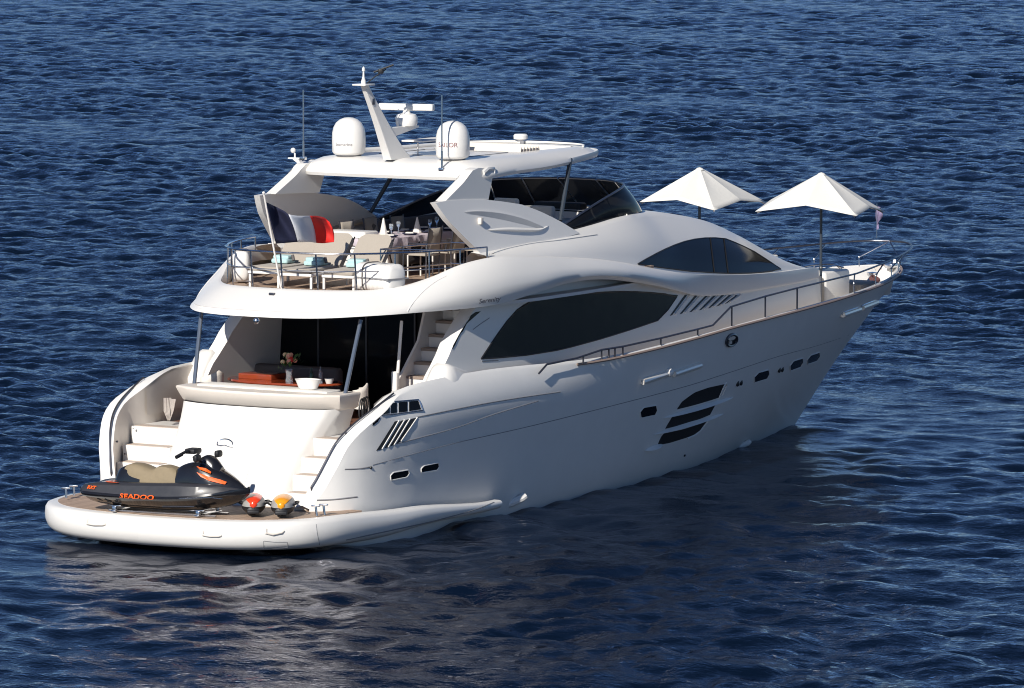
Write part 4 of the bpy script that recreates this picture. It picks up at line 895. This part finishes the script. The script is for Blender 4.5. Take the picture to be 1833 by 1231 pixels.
# sun loungers
def lounger():
    t = thing('sun_lounger', '', 'sun lounger', (0, 0, 0), 0, 'sun loungers at the stern rail of the flybridge')
    mb = MB()
    for s_ in (1, -1): mb.box((.95, s_*.31, .34), (1.9, .05, .05), bev=.01)
    mb.box((.03, 0, .34), (.05, .66, .05), bev=.01); mb.box((1.87, 0, .34), (.05, .66, .05), bev=.01); mb.build('frame', WH, t)
    for x in (.06, 1.45):
        for s_ in (1, -1): mb = MB(); mb.box((x, s_*.31, .17), (.055, .045, .33), bev=.008); mb.build('leg', WH, t)
    mb = MB(); mb.box((.56, 0, .41), (1.12, .62, .09), bev=.04); mb.build('mattress', CUSH, t)
    mb = MB()
    P = []
    for i in range(9):
        a = [0, .2, .4, .6, .76, .86, .93, .975, 1][i]; x = 1.12+.58*a; z = .42+.56*a; wv = .345 if a < .8 else .345*(1-.38*((a-.8)/.2)**3); P.append((x, z, wv))
    for off in (0, 1):
        pass
    g1 = [[Vector((x-.045, y*wv, z+.04)) for y in (-1, -.97, -.5, 0, .5, .97, 1)] for x, z, wv in P]; g2 = [[Vector((x+.035, y*wv, z-.04)) for y in (-1, -.97, -.5, 0, .5, .97, 1)] for x, z, wv in P]
    mb.grid(g1); mb.grid(g2); rim = lambda g: g[0]+[g[j][-1] for j in range(1, 9)]+g[-1][::-1][1:]+[g[j][0] for j in range(7, 0, -1)]
    mb.grid([rim(g1), rim(g2)], closeu=True); mb.build('backrest', CUSH, t, smooth=50)
    for s_ in (1, -1): mb = MB(); mb.tube([(1.15, s_*.33, .36), (1.70, s_*.33, .95)], .016, 6); mb.tube([(1.5, s_*.3, .76), (1.75, s_*.3, .36)], .014, 6); mb.build('backrest_bracket', BLACK, t)
    return t
L0 = lounger(); spots = [(4.86, -.78, R(6), 'beige sun lounger nearest the white canister on the starboard side'), (4.80, .12, R(4), 'middle beige sun lounger, partly behind the tricolour flag'), (4.95, .95, R(3), 'beige sun lounger nearest the port rail, its back behind the blue part of the flag')]
for i, (x, y, a, lb) in enumerate(spots):
    if i == 0: L0.location = (x-.08, y, 4.24); L0.rotation_euler.z = a; L0['label'] = lb
    else: dup(L0, (x-.08, y, 4.24), a, lb)
    t = thing('folded_towel', ['pale aqua towel folded on the lounger beside the white canister', 'pale aqua towel folded on the middle lounger', 'pale aqua towel folded on the lounger nearest the port rail'][i], 'towel', (x+.72, y+.04, 4.24+.46), a, 'aqua towels on the loungers')
    mb = MB(); mb.box((0, .03, .05), (.34, .36, .09), bev=.04); mb.box((.02, .03, .12), (.26, .34, .07), bev=.03); mb.build('folded_layer', TEAL, t)
    mb = MB(); mb.tube([(0, -.20, .06), (.02, -.16, .16)], .03, 8); mb.build('bottle', CUSHG, t)
# life raft canisters
def canister(loc, rz, label):
    t = thing('life_raft_canister', label, 'life raft', loc, rz, 'white canisters on the flybridge')
    rows = []
    for i in range(25):
        x = -.50+1.0*i/24; e = min(1, (min(i, 24-i)/2.5)); rr = .26*(1-(1-e)**2*.35)*(1+.035*(1 if i % 3 == 0 else 0))
        rows.append([Vector((x, rr*1.0*math.copysign(abs(math.cos(R(a)))**.55, math.cos(R(a))), .27+rr*math.copysign(abs(math.sin(R(a)))**.55, math.sin(R(a))))) for a in range(0, 360, 12)])
    mb = MB(); mb.grid(rows, closeu=True); mb.add(rows[0], [tuple(range(30))]); mb.add(rows[-1], [tuple(range(30))]); mb.build('shell', WH, t, smooth=45)
    mb = MB()
    for a in (.30,):
        mb.tube([Vector((.18, .275*math.copysign(abs(math.cos(R(q)))**.55, math.cos(R(q))), .27+.275*math.copysign(abs(math.sin(R(q)))**.55, math.sin(R(q))))) for q in range(0, 361, 15)], .012, 6)
    mb.build('strap', CUSHG, t)
    mb = MB(); mb.box((0, 0, .265), (1.03, .56, .03), bev=.01); mb.build('seam_band', MIDGREY, t)
    mb = MB(); mb.box((-.3, 0, .01), (.06, .5, .03)); mb.box((.3, 0, .01), (.06, .5, .03)); mb.build('cradle_foot', STEEL, t); return t
canister((5.1, -1.50, 4.31), R(76), 'white ribbed canister with a dark strap at the starboard stern rail')
cp_ = canister((5.72, 2.0, 4.33), R(31), 'white canister seen end on at the port stern rail'); cp_.scale = (.8, .62, 1.08)

# tricolour flag on its staff
fl = thing('ensign', 'blue white and red flag flying from a leaning staff at the stern rail', 'flag', (4.05, 0, 4.40))
o0 = Vector((4.05, 0, 4.40)); Tp = PY(472, 345, 0)-o0
mb = MB(); mb.tube([(0, 0, 0), Tp], .018, 8); mb.ball(Tp, .03, 8); mb.build('flagstaff', WH2, fl)
top_ = [(476, 361), (492, 369), (509, 378), (517, 384), (532, 386), (552, 386), (566, 386), (580, 389), (590, 397)]
bot_ = [(494, 436), (505, 435), (518, 434), (530, 433), (545, 433), (556, 433), (570, 435), (582, 435), (598, 433)]
g = []; NU = 33
At = resample([(*p, 0) for p in top_], NU); Ab = resample([(*p, 0) for p in bot_], NU)
for j in range(11):
    row = []
    for i in range(NU):
        q = At[i].lerp(Ab[i], j/10); u = i/(NU-1); bow = 2.5*math.sin(math.pi*j/10)*(.3+u); yy = -1.1*u*.3+.16*u**.5*math.sin(7.5*u+1.2+.09*j)+.05*math.sin(15*u-.35*j)
        row.append(PY(q.x+bow*(1 if i > 2 else 0)*min(1, u*4), q.y, yy)-o0)
    g.append(row)
for a, b, m_, nm in ((0, 12, NAVY, 'blue_band'), (12, 22, FLW, 'white_band'), (22, 32, FLR, 'red_band')):
    mb = MB(); mb.grid([r_[a:b+1] for r_ in g]); ob = mb.build(nm, m_, fl, smooth=80)
    md = ob.modifiers.new('solid', 'SOLIDIFY'); md.thickness = .006
# courtesy flag at the bow
bf = thing('courtesy_flag', 'small limp purplish flag hanging above the bow rail', 'flag', (28.55, .35, 4.05))
tip = Vector((0, 0, .44))
mb = MB(); mb.tube([(0, 0, -.3), (0, 0, .46)], .012, 6); mb.build('flagstaff', STEEL, bf)
mb = MB(); rows = []
for j in range(12):
    z = .42-.04*j; w2 = .05+.035*math.sin(j*.45+.6); rows.append([Vector((w2*(k/2.0)*math.cos(.6*math.sin(j*.5)+k*.7), -w2*(k/2.0)*.9+.03*math.sin(2.1*k+j*.3), z-.02*k)) for k in range(6)])
mb.grid(rows); o = mb.build('cloth', mat('faded_bunting', (.22, .18, .30), .8, var=.5, vscale=14), bf, smooth=80); md = o.modifiers.new('solid', 'SOLIDIFY'); md.thickness = .006

# parasols
def parasol(y, ztop, corners, mids, label, base):
    t = thing('parasol', label, 'parasol', (22.5, y, base), 0, 'white square parasols on the foredeck')
    O = Vector((22.5, y, base)); apex = Vector((22.5, y, ztop))-O
    C_ = [Vector(c)-O for c in corners]; M_ = [Vector(c)-O for c in mids]
    mb = MB()
    for k in range(4):
        A_, B_, Mi = C_[k], C_[(k+1) % 4], M_[k]; rows = []
        n = 12
        for i in range(n+1):
            u = i/n; edge = A_*(1-u)**2+B_*u*u if False else (A_.lerp(Mi, u*2) if u <= .5 else Mi.lerp(B_, u*2-1))
            row = []
            for j in range(11):
                s_ = j/10; p = apex.lerp(edge, s_); p.z -= .02*math.sin(math.pi*s_)*abs(math.sin(2*math.pi*u)); row.append(p)
            rows.append(row)
        mb.grid(rows)
    cn = mb.build('canopy', CANVAS, t, smooth=6); md = cn.modifiers.new('solid', 'SOLIDIFY'); md.thickness = .012
    mb = MB(); mb.lathe([(.10, apex.z-.06), (.06, apex.z-.02), (.0, apex.z+.0)], (0, 0, 0), 14); mb.build('vent_cap', CANVAS, t)
    mb = MB(); mb.tube([(0, 0, 0), (0, 0, apex.z-.03)], .03, 10); mb.ball((0, 0, 1.0 if base < 3.4 else .3), .045, 8); mb.build('pole', POLE, t)
    for c in C_: mb = MB(); mb.tube([(0, 0, apex.z-.12), apex.lerp(c, .97)-Vector((0, 0, .06))], .012, 6); mb.build('rib', STEEL, t)
    mb = MB(); mb.lathe([(.0, 0), (.26, 0), (.26, .05), (.06, .08), (.05, .25), (0, .25)], (0, 0, 0), 18); mb.build('base', SLATE, t)
    return t
def umb(y, ap, left, front, right, m1, m2, label, base):
    A = Vector((22.5, y, 0)); ztop = PX(ap[0], ap[1], 22.5).z
    def at(px, py, dep): n = A+DH*dep; v = ray(px, py); k = (n-CAM).dot(DH)/v.dot(DH); return CAM+v*k
    l = at(*left, -.72); f_ = at(*front, -1.34); r_ = at(*right, .72); bk = l+r_-f_; bk.z = f_.z+.1
    mid = lambda a, b, q: Vector(((a.x+b.x)/2, (a.y+b.y)/2, q))
    M = [at(*m1, -1.03), at(*m2, -.31), mid(r_, bk, (r_.z+bk.z)/2+.15), mid(bk, l, (l.z+bk.z)/2+.15)]
    M[0] = Vector(((l.x+f_.x)/2, (l.y+f_.y)/2, M[0].z)); M[1] = Vector(((r_.x+f_.x)/2, (r_.y+f_.y)/2, M[1].z))
    return parasol(y, ztop, [l, f_, r_, bk], M, label, base)
umb(-1.48, (1470, 308), (1352, 378), (1533, 386), (1584, 378), (1442, 367), (1560, 371), 'open white parasol nearest the bow rail', 2.56)
umb(1.48, (1255, 299), (1145, 361), (1279, 376), (1373, 362), (1205, 357), (1330, 358), 'open white parasol rising behind the curved pilothouse roof', 2.56)

# flybridge dining table, cloth, settings, chairs
tb = thing('dining_table', 'long flybridge dining table under a pale lilac cloth', 'table', (9.3, .45, 4.31), R(0))
mb = MB(); mb.box((0, 0, .73), (3.1, .95, .04), bev=.01); mb.build('tabletop', TEAKD, tb)
for x in (-1.2, 1.2): mb = MB(); mb.box((x, 0, .36), (.12, .5, .70), bev=.02); mb.build('leg', WH2, tb)
mb = MB(); nx, ny = 40, 14; rows = []
for i in range(nx+1):
    row = []
    for j in range(ny+1):
        u = -1.62+3.24*i/nx; v_ = -.56+1.12*j/ny; x = max(-1.57, min(1.57, u)); y = max(-.49, min(.49, v_)); z = .757
        if i in (0, nx) or j in (0, ny):
            dr_ = .20+.07*math.sin(i*.9)+.05*math.sin(i*2.3+j); z -= dr_; x += .03*math.sin(j*1.7)+(.03 if i == nx else (-.03 if i == 0 else 0)); y += .035*math.sin(i*1.3)+(.03 if j == ny else (-.03 if j == 0 else 0))
        row.append(Vector((x, y, z)))
    rows.append(row)
mb.grid(rows); ob = mb.build('tablecloth', LILAC, None, smooth=60, loc=(9.3, .45, 4.31)); tag(ob, 'pale lilac tablecloth with a wavy hem on the flybridge dining table', 'tablecloth'); md = ob.modifiers.new('solid', 'SOLIDIFY'); md.thickness = .005
zt = 4.31+.765
k = 0
for i, x in enumerate((8.1, 8.8, 9.5, 10.2)):
    for s_ in (-1, 1):
        p = thing('place_setting', 'dark blue plate and folded napkin laid on the lilac tablecloth', 'plate', (x, .45+s_*.28, zt), 0, 'place settings on the flybridge table')
        mb = MB(); mb.lathe([(0, .01), (.10, .01), (.15, .03), (.155, .035), (.15, .02), (.1, 0), (0, 0)], (0, 0, 0), 20); mb.build('plate', PLATE, p)
        mb = MB(); mb.box((0, 0, .035), (.12, .16, .03), .4, bev=.01); mb.build('napkin', CUSHW, p)
def wineglass(x, y):
    mb = MB(); mb.lathe([(.0, 0), (.04, 0), (.008, .02), (.008, .10), (.035, .14), (.042, .19), (.036, .23)], (0, 0, 0), 12)
    tag(mb.build('wine_glass', CLEAR, None, loc=(x, y, zt)), 'stemmed glass standing on the lilac tablecloth', 'glass', 'glasses on the flybridge table')
for i, x in enumerate((8.25, 8.95, 9.65, 10.35)):
    wineglass(x+.1, .45+(.14 if i % 2 else -.14))
def bottle(loc, m_, label, h=.3, grp=None):
    mb = MB(); mb.lathe([(0, 0), (.038, 0), (.04, .02), (.04, h*.6), (.034, h*.68), (.015, h*.8), (.014, h), (0, h)], (0, 0, 0), 14)
    return tag(mb.build('bottle', m_, None, loc=loc), label, 'bottle', grp)
for (x, y, h) in ((8.45, .55, .33), (9.35, .35, .30)):
    mb = MB(); mb.lathe([(.0, 0), (.09, 0), (.06, .10), (.012, h), (0, h)], (0, 0, 0), 9)
    tag(mb.build('cone_napkin', CUSHW, None, loc=(x, y, zt)), ['tall folded napkin cone at the near end of the table', 'folded napkin cone at the middle of the flybridge table'][x > 9], 'napkin')
def chair():
    t = thing('dining_chair', '', 'chair', (0, 0, 0), 0, 'mesh chairs around the flybridge table')      # faces +y
    mb = MB(); mb.box((0, 0, .44), (.46, .46, .04), bev=.015); mb.build('seat', CUSH, t)
    mb = MB(); mb.grid([[Vector((x, -.22-.10*(z-.44)-.02*math.cos(x*6), z)) for x in (-.22, -.11, 0, .11, .22)] for z in (.5, .65, .8, .95)]); o = mb.build('backrest', CUSH, t); md = o.modifiers.new('s', 'SOLIDIFY'); md.thickness = .015
    for s_ in (1, -1): mb = MB(); mb.tube([(s_*.24, -.20, 0), (s_*.24, -.21, .45), (s_*.24, -.285, .98)], .016, 6); mb.build('rear_leg', DSTEEL, t); mb = MB(); mb.tube([(s_*.23, .21, 0), (s_*.23, .21, .44)], .016, 6); mb.build('front_leg', WH2, t)
    for s_ in (1, -1): mb = MB(); mb.tube([(s_*.25, -.24, .66), (s_*.25, .18, .66), (s_*.24, .21, .44)], .016, 6); mb.build('armrest', DSTEEL, t)
    return t
c0_ = chair(); CH = [(8.35, -.42, 0, 'beige mesh dining chair on the starboard side, nearest the loungers'), (9.15, -.48, 0, 'second beige mesh dining chair from the loungers on the starboard side'), (9.95, -.48, 0, 'third beige mesh dining chair on the starboard side, behind the arch wing'),
                     (8.9, 1.42, math.pi, 'mesh dining chair on the port side of the lilac table, nearest the stern'), (9.8, 1.45, math.pi, 'mesh dining chair in the middle of the port side of the lilac table'), (10.7, 1.4, math.pi, 'mesh dining chair on the port side of the table, farthest forward')]
for i, (x, y, a, lb) in enumerate(CH):
    if i == 0: c0_.location = (x, y, 4.31); c0_['label'] = lb
    else: dup(c0_, (x, y, 4.31), a, lb)
# cockpit table and things on it
ct = thing('cockpit_table', 'glossy red mahogany table in the aft cockpit', 'table', (5.45, .85, 1.76))
mb = MB(); mb.lathe([(0, .70), (.98, .70), (1.0, .72), (.98, .75), (0, .75)], (0, 0, 0), 36, sx=.62, sy=1.25); mb.build('tabletop', MAHOG, ct)
for y in (-.5, .5): mb = MB(); mb.lathe([(.22, 0), (.2, .04), (.06, .08), (.06, .7)], (0, y, 0), 16); mb.build('pedestal', STEEL, ct)
mb = MB(); mb.box((.05, .55, .80), (.5, .75, .10), bev=.01); mb.build('raised_leaf', MAHOG, ct)
zc = 1.76+.752
vz = thing('flower_vase', 'glass vase of cream and red flowers on the mahogany table', 'vase', (5.1, .52, zc)); vz.scale = (1.3, 1.3, 1.25)
mb = MB(); mb.lathe([(0, 0), (.05, 0), (.055, .02), (.04, .1), (.06, .2), (.055, .2), (.03, .1), (0, .02)], (0, 0, 0), 14); mb.build('vase', CLEAR, vz)
for m_, nm, n_ in ((PETAL1, 'cream_blooms', 7), (PETAL2, 'red_blooms', 6), (PETAL3, 'pink_blooms', 4)):
    mb = MB()
    for _ in range(n_): a = random.random()*6.28; r_ = random.random()*.13; mb.ball((r_*math.cos(a), r_*math.sin(a), .30+random.random()*.12), .035, 8)
    mb.build(nm, m_, vz)
mb = MB()
for _ in range(40): a = random.random()*6.28; r_ = .04+random.random()*.13; z = .18+random.random()*.2; p = Vector((r_*math.cos(a), r_*math.sin(a), z)); q = Vector((random.uniform(-.04, .04), random.uniform(-.04, .04), .04)); s_ = Vector((.02*math.sin(a), -.02*math.cos(a), 0)); mb.add([p, p+q+s_, p+q*1.8, p+q-s_], [(0, 1, 2, 3)])
mb.build('leaves', GREEN, vz, smooth=0)
bottle((5.25, .12, zc), mat('green_bottle', (.02, .05, .03), .1), 'dark bottle beside the flower vase on the mahogany table', .28)
bottle((5.35, -.02, zc), CLEAR, 'clear bottle at the right of the dark bottle on the mahogany table', .30)
mb = MB(); mb.lathe([(0, .0), (.11, 0), (.14, .02), (.19, .17), (.20, .19), (.18, .19), (.13, .03), (0, .02)], (0, 0, 0), 24, sx=.9, sy=1.35); tag(mb.build('white_bowl', WH, None, loc=(3.62, -.88, 2.58)), 'oblong white bowl on the stern coaming in front of the mahogany table', 'bowl')
mb = MB(); mb.lathe([(0, .0), (.06, 0), (.09, .09), (.08, .09), (0, .02)], (0, 0, 0), 16); tag(mb.build('small_bowl', CUSHW, None, loc=(5.3, -.25, zc)), 'small cream bowl behind the oblong white bowl', 'bowl')
def wicker(loc, rz, lb):
    t = thing('cockpit_chair', lb, 'chair', loc, rz, 'light chairs in the aft cockpit')
    mb = MB(); mb.box((0, 0, .42), (.5, .5, .08), bev=.03); mb.build('seat', CUSHW, t)
    mb = MB(); mb.grid([[Vector((.29*math.sin(a), -.27*math.cos(a)*1.0, z-(.12*abs(math.sin(a))*(z > .6)))) for a in [R(q) for q in range(-80, 81, 16)]] for z in (.44, .6, .76, .86)]); o = mb.build('backrest', CREAM, t); md = o.modifiers.new('s', 'SOLIDIFY'); md.thickness = .025
    for x, y in ((-.22, -.22), (.22, -.22), (-.22, .22), (.22, .22)): mb = MB(); mb.tube([(x*1.1, y*1.1, 0), (x, y, .4)], .016, 6); mb.build('leg', STEEL, t)
    return t
wicker((4.75, -1.15, 1.76), R(20), 'cream tub chair at the starboard end of the mahogany table')
wicker((4.6, 2.0, 1.86), R(-10), 'white cushioned chair by the port cockpit bulwark')
# ropes
mb = MB()
for k in range(5): mb.tube([PX(300-6+k*3.0, 712, 3.35+.03*k), PX(297-3+k*2.5, 735, 3.3), PX(300+k*1.0, 752, 3.25), PX(306+k, 735, 3.35), PX(308+k*1.5, 714, 3.35)], .012, 5)
o = mb.build('rope_coil', ROPE); o.location = (0, 0, 0); tag(o, 'pale coiled mooring rope hanging inside the port stern quarter', 'rope')
mb = MB()
for k in range(3):
    c = PY(648+4*k, 735, -2.15); mb.tube([c+Vector((.10*math.cos(R(a)), 0, (.22+.02*k)*math.sin(R(a)))) for a in range(0, 361, 20)], .016, 5)
tag(mb.build('hose_coil', BLACK), 'dark coiled hose hanging between the transom and the starboard quarter', 'hose')
mb = MB()
for k in range(3): c = Vector((26.9+.03*k, -.45, 2.9)); mb.tube([c+Vector((.12*math.cos(R(a)), .09*math.sin(R(a)), .05*math.sin(R(a))+.05+.02*k)) for a in range(0, 361, 20)], .018, 5)
tag(mb.build('bow_rope', REDROPE), 'brownish coiled rope on the bow deck near the windlass', 'rope')

# ------------------------------------------------------------------ the sea
def sea():
    def prog(a, b, d0, k):
        out = [a]
        while out[-1] < b: out.append(out[-1]+max(d0, (out[-1])*k))
        return out
    dep = [-400, -150, -40, 20, 45, 58, 66]+[70+.13*i for i in range(int((150-70)/.13))]
    d = dep[-1]; step = .13
    while d < 420: step *= 1.0016; d += step; dep.append(d)
    while d < 9000: step *= 1.12; d += step; dep.append(d)
    lat = [0]; s_ = .11
    while lat[-1] < 12: lat.append(lat[-1]+s_)
    while lat[-1] < 38: s_ *= 1.004; lat.append(lat[-1]+s_)
    while lat[-1] < 6000: s_ *= 1.18; lat.append(lat[-1]+s_)
    lat = [-x for x in lat[:0:-1]]+lat
    D = np.array(dep); L = np.array(lat); nd, nl = len(D), len(L)
    gd = np.gradient(D); gl = np.gradient(L)
    DD, LL = np.meshgrid(D, L, indexing='ij'); GG = np.maximum(gd[:, None]*.8, gl[None, :])
    X = CAM.x+DD*DH.x+LL*RT.x; Y = CAM.y+DD*DH.y+LL*RT.y
    Z = np.zeros_like(X); HX = np.zeros_like(X); HY = np.zeros_like(X)
    wind = math.atan2(DH.y, DH.x)+R(-42)
    bx = np.clip(X, -2, 22); dist = np.sqrt((X-bx)**2+(Y+3)**2); lee0 = np.exp(-(dist/9)**2)
    nw = 280
    for i in range(nw):
        lam = .32*(6.0/.32)**(rng.rand()**1.35); k = 2*math.pi/lam
        ang = wind+rng.normal()*R(52 if lam < 2 else 36); st = .026*(1.0 if lam < 1.3 else (1.3/lam)**.65)
        amp = st/k; ph = rng.rand()*6.283
        att = np.clip((lam/GG-1.7)/1.3, 0, 1)*(1-(.40*lee0 if lam < .8 else 0))
        kx, ky = k*math.cos(ang), k*math.sin(ang); a = kx*X+ky*Y+ph
        # slow patchiness so that no two stretches look alike
        s, c = np.sin(a), np.cos(a)
        Z += amp*att*s; HX -= amp*att*c*math.cos(ang)*.9; HY -= amp*att*c*math.sin(ang)*.9
    pat = .85+.22*np.sin(X*.11+Y*.05+1)*np.sin(Y*.13-X*.04+2)+.15*np.sin(X*.31-Y*.21)
    # sheltered water close to the yacht
    bx = np.clip(X, 0, 28); dist = np.sqrt((X-bx)**2+(Y-0)**2); lee = .92*(1-.55*np.exp(-(dist/5.5)**2))
    far = 1+.35*np.clip((DD-150)/120, 0, 1); pat = pat*far
    Z *= pat*lee; HX *= pat*lee; HY *= pat*lee
    # keep the far sheet on the horizon
    co = np.stack([X+HX, Y+HY, Z], -1).reshape(-1, 3).astype(np.float32)
    idx = np.arange(nd*nl).reshape(nd, nl)
    q = np.stack([idx[:-1, :-1], idx[:-1, 1:], idx[1:, 1:], idx[1:, :-1]], -1).reshape(-1, 4)
    me = bpy.data.meshes.new('sea'); me.vertices.add(len(co)); me.vertices.foreach_set('co', co.ravel())
    me.loops.add(q.size); me.loops.foreach_set('vertex_index', q.ravel().astype(np.int32))
    me.polygons.add(len(q)); me.polygons.foreach_set('loop_start', np.arange(0, q.size, 4, dtype=np.int32)); me.polygons.foreach_set('loop_total', np.full(len(q), 4, dtype=np.int32))
    me.update(); me.validate(); me.polygons.foreach_set('use_smooth', [True]*len(me.polygons))
    print('sea verts', len(co))
    if me.polygons[0].normal.z < 0: me.flip_normals()
    o = bpy.data.objects.new('sea', me); col.objects.link(o); o['kind'] = 'structure'; o['label'] = 'deep blue rippled open sea'
    m = bpy.data.materials.new('sea_water'); m.use_nodes = True; n = m.node_tree; b = n.nodes['Principled BSDF']
    b.inputs['Base Color'].default_value = (.0025, .009, .026, 1); b.inputs['Roughness'].default_value = .06; b.inputs['IOR'].default_value = 1.333
    tc = n.nodes.new('ShaderNodeTexCoord'); prev = None
    for sc_, dist_, stg, rot in ((2.4, .05, .7, 0.3), (6.5, .026, .8, 1.1)):
        mp = n.nodes.new('ShaderNodeMapping'); mp.inputs['Rotation'].default_value = (0, 0, wind+rot-.6); mp.inputs['Scale'].default_value = (1.3, .75, 1)
        n.links.new(tc.outputs['Object'], mp.inputs[0])
        no = n.nodes.new('ShaderNodeTexNoise'); no.inputs['Scale'].default_value = sc_; no.inputs['Detail'].default_value = 4; no.inputs['Roughness'].default_value = .55; no.inputs['Distortion'].default_value = .4
        n.links.new(mp.outputs[0], no.inputs['Vector'])
        bp = n.nodes.new('ShaderNodeBump'); bp.inputs['Strength'].default_value = stg; bp.inputs['Distance'].default_value = dist_
        n.links.new(no.outputs['Fac'], bp.inputs['Height'])
        if prev: n.links.new(prev.outputs[0], bp.inputs['Normal'])
        prev = bp
    at = me.attributes.new('shelter', 'FLOAT', 'POINT'); at.data.foreach_set('value', (1-.62*lee0).astype(np.float32).ravel())
    an = n.nodes.new('ShaderNodeAttribute'); an.attribute_name = 'shelter'
    for bn in [q for q in n.nodes if q.type == 'BUMP']:
        ml = n.nodes.new('ShaderNodeMath'); ml.operation = 'MULTIPLY'; ml.inputs[1].default_value = bn.inputs['Strength'].default_value; n.links.new(an.outputs['Fac'], ml.inputs[0]); n.links.new(ml.outputs[0], bn.inputs['Strength'])
    df = n.nodes.new('ShaderNodeBsdfDiffuse'); df.inputs[0].default_value = (.0017, .0055, .0150, 1); gs = n.nodes.new('ShaderNodeBsdfGlossy'); gs.inputs['Color'].default_value = (.66, .67, .74, 1); gs.inputs['Roughness'].default_value = .05
    fr = n.nodes.new('ShaderNodeFresnel'); fr.inputs[0].default_value = 1.31; mx = n.nodes.new('ShaderNodeMixShader')
    for q in (df.inputs['Normal'], gs.inputs['Normal'], fr.inputs['Normal']): n.links.new(prev.outputs[0], q)
    n.links.new(fr.outputs[0], mx.inputs[0]); n.links.new(df.outputs[0], mx.inputs[1]); n.links.new(gs.outputs[0], mx.inputs[2])
    n.links.new(mx.outputs[0], n.nodes['Material Output'].inputs['Surface']); n.nodes.remove(b)
    me.materials.append(m); o.location.z = -.05
sea()
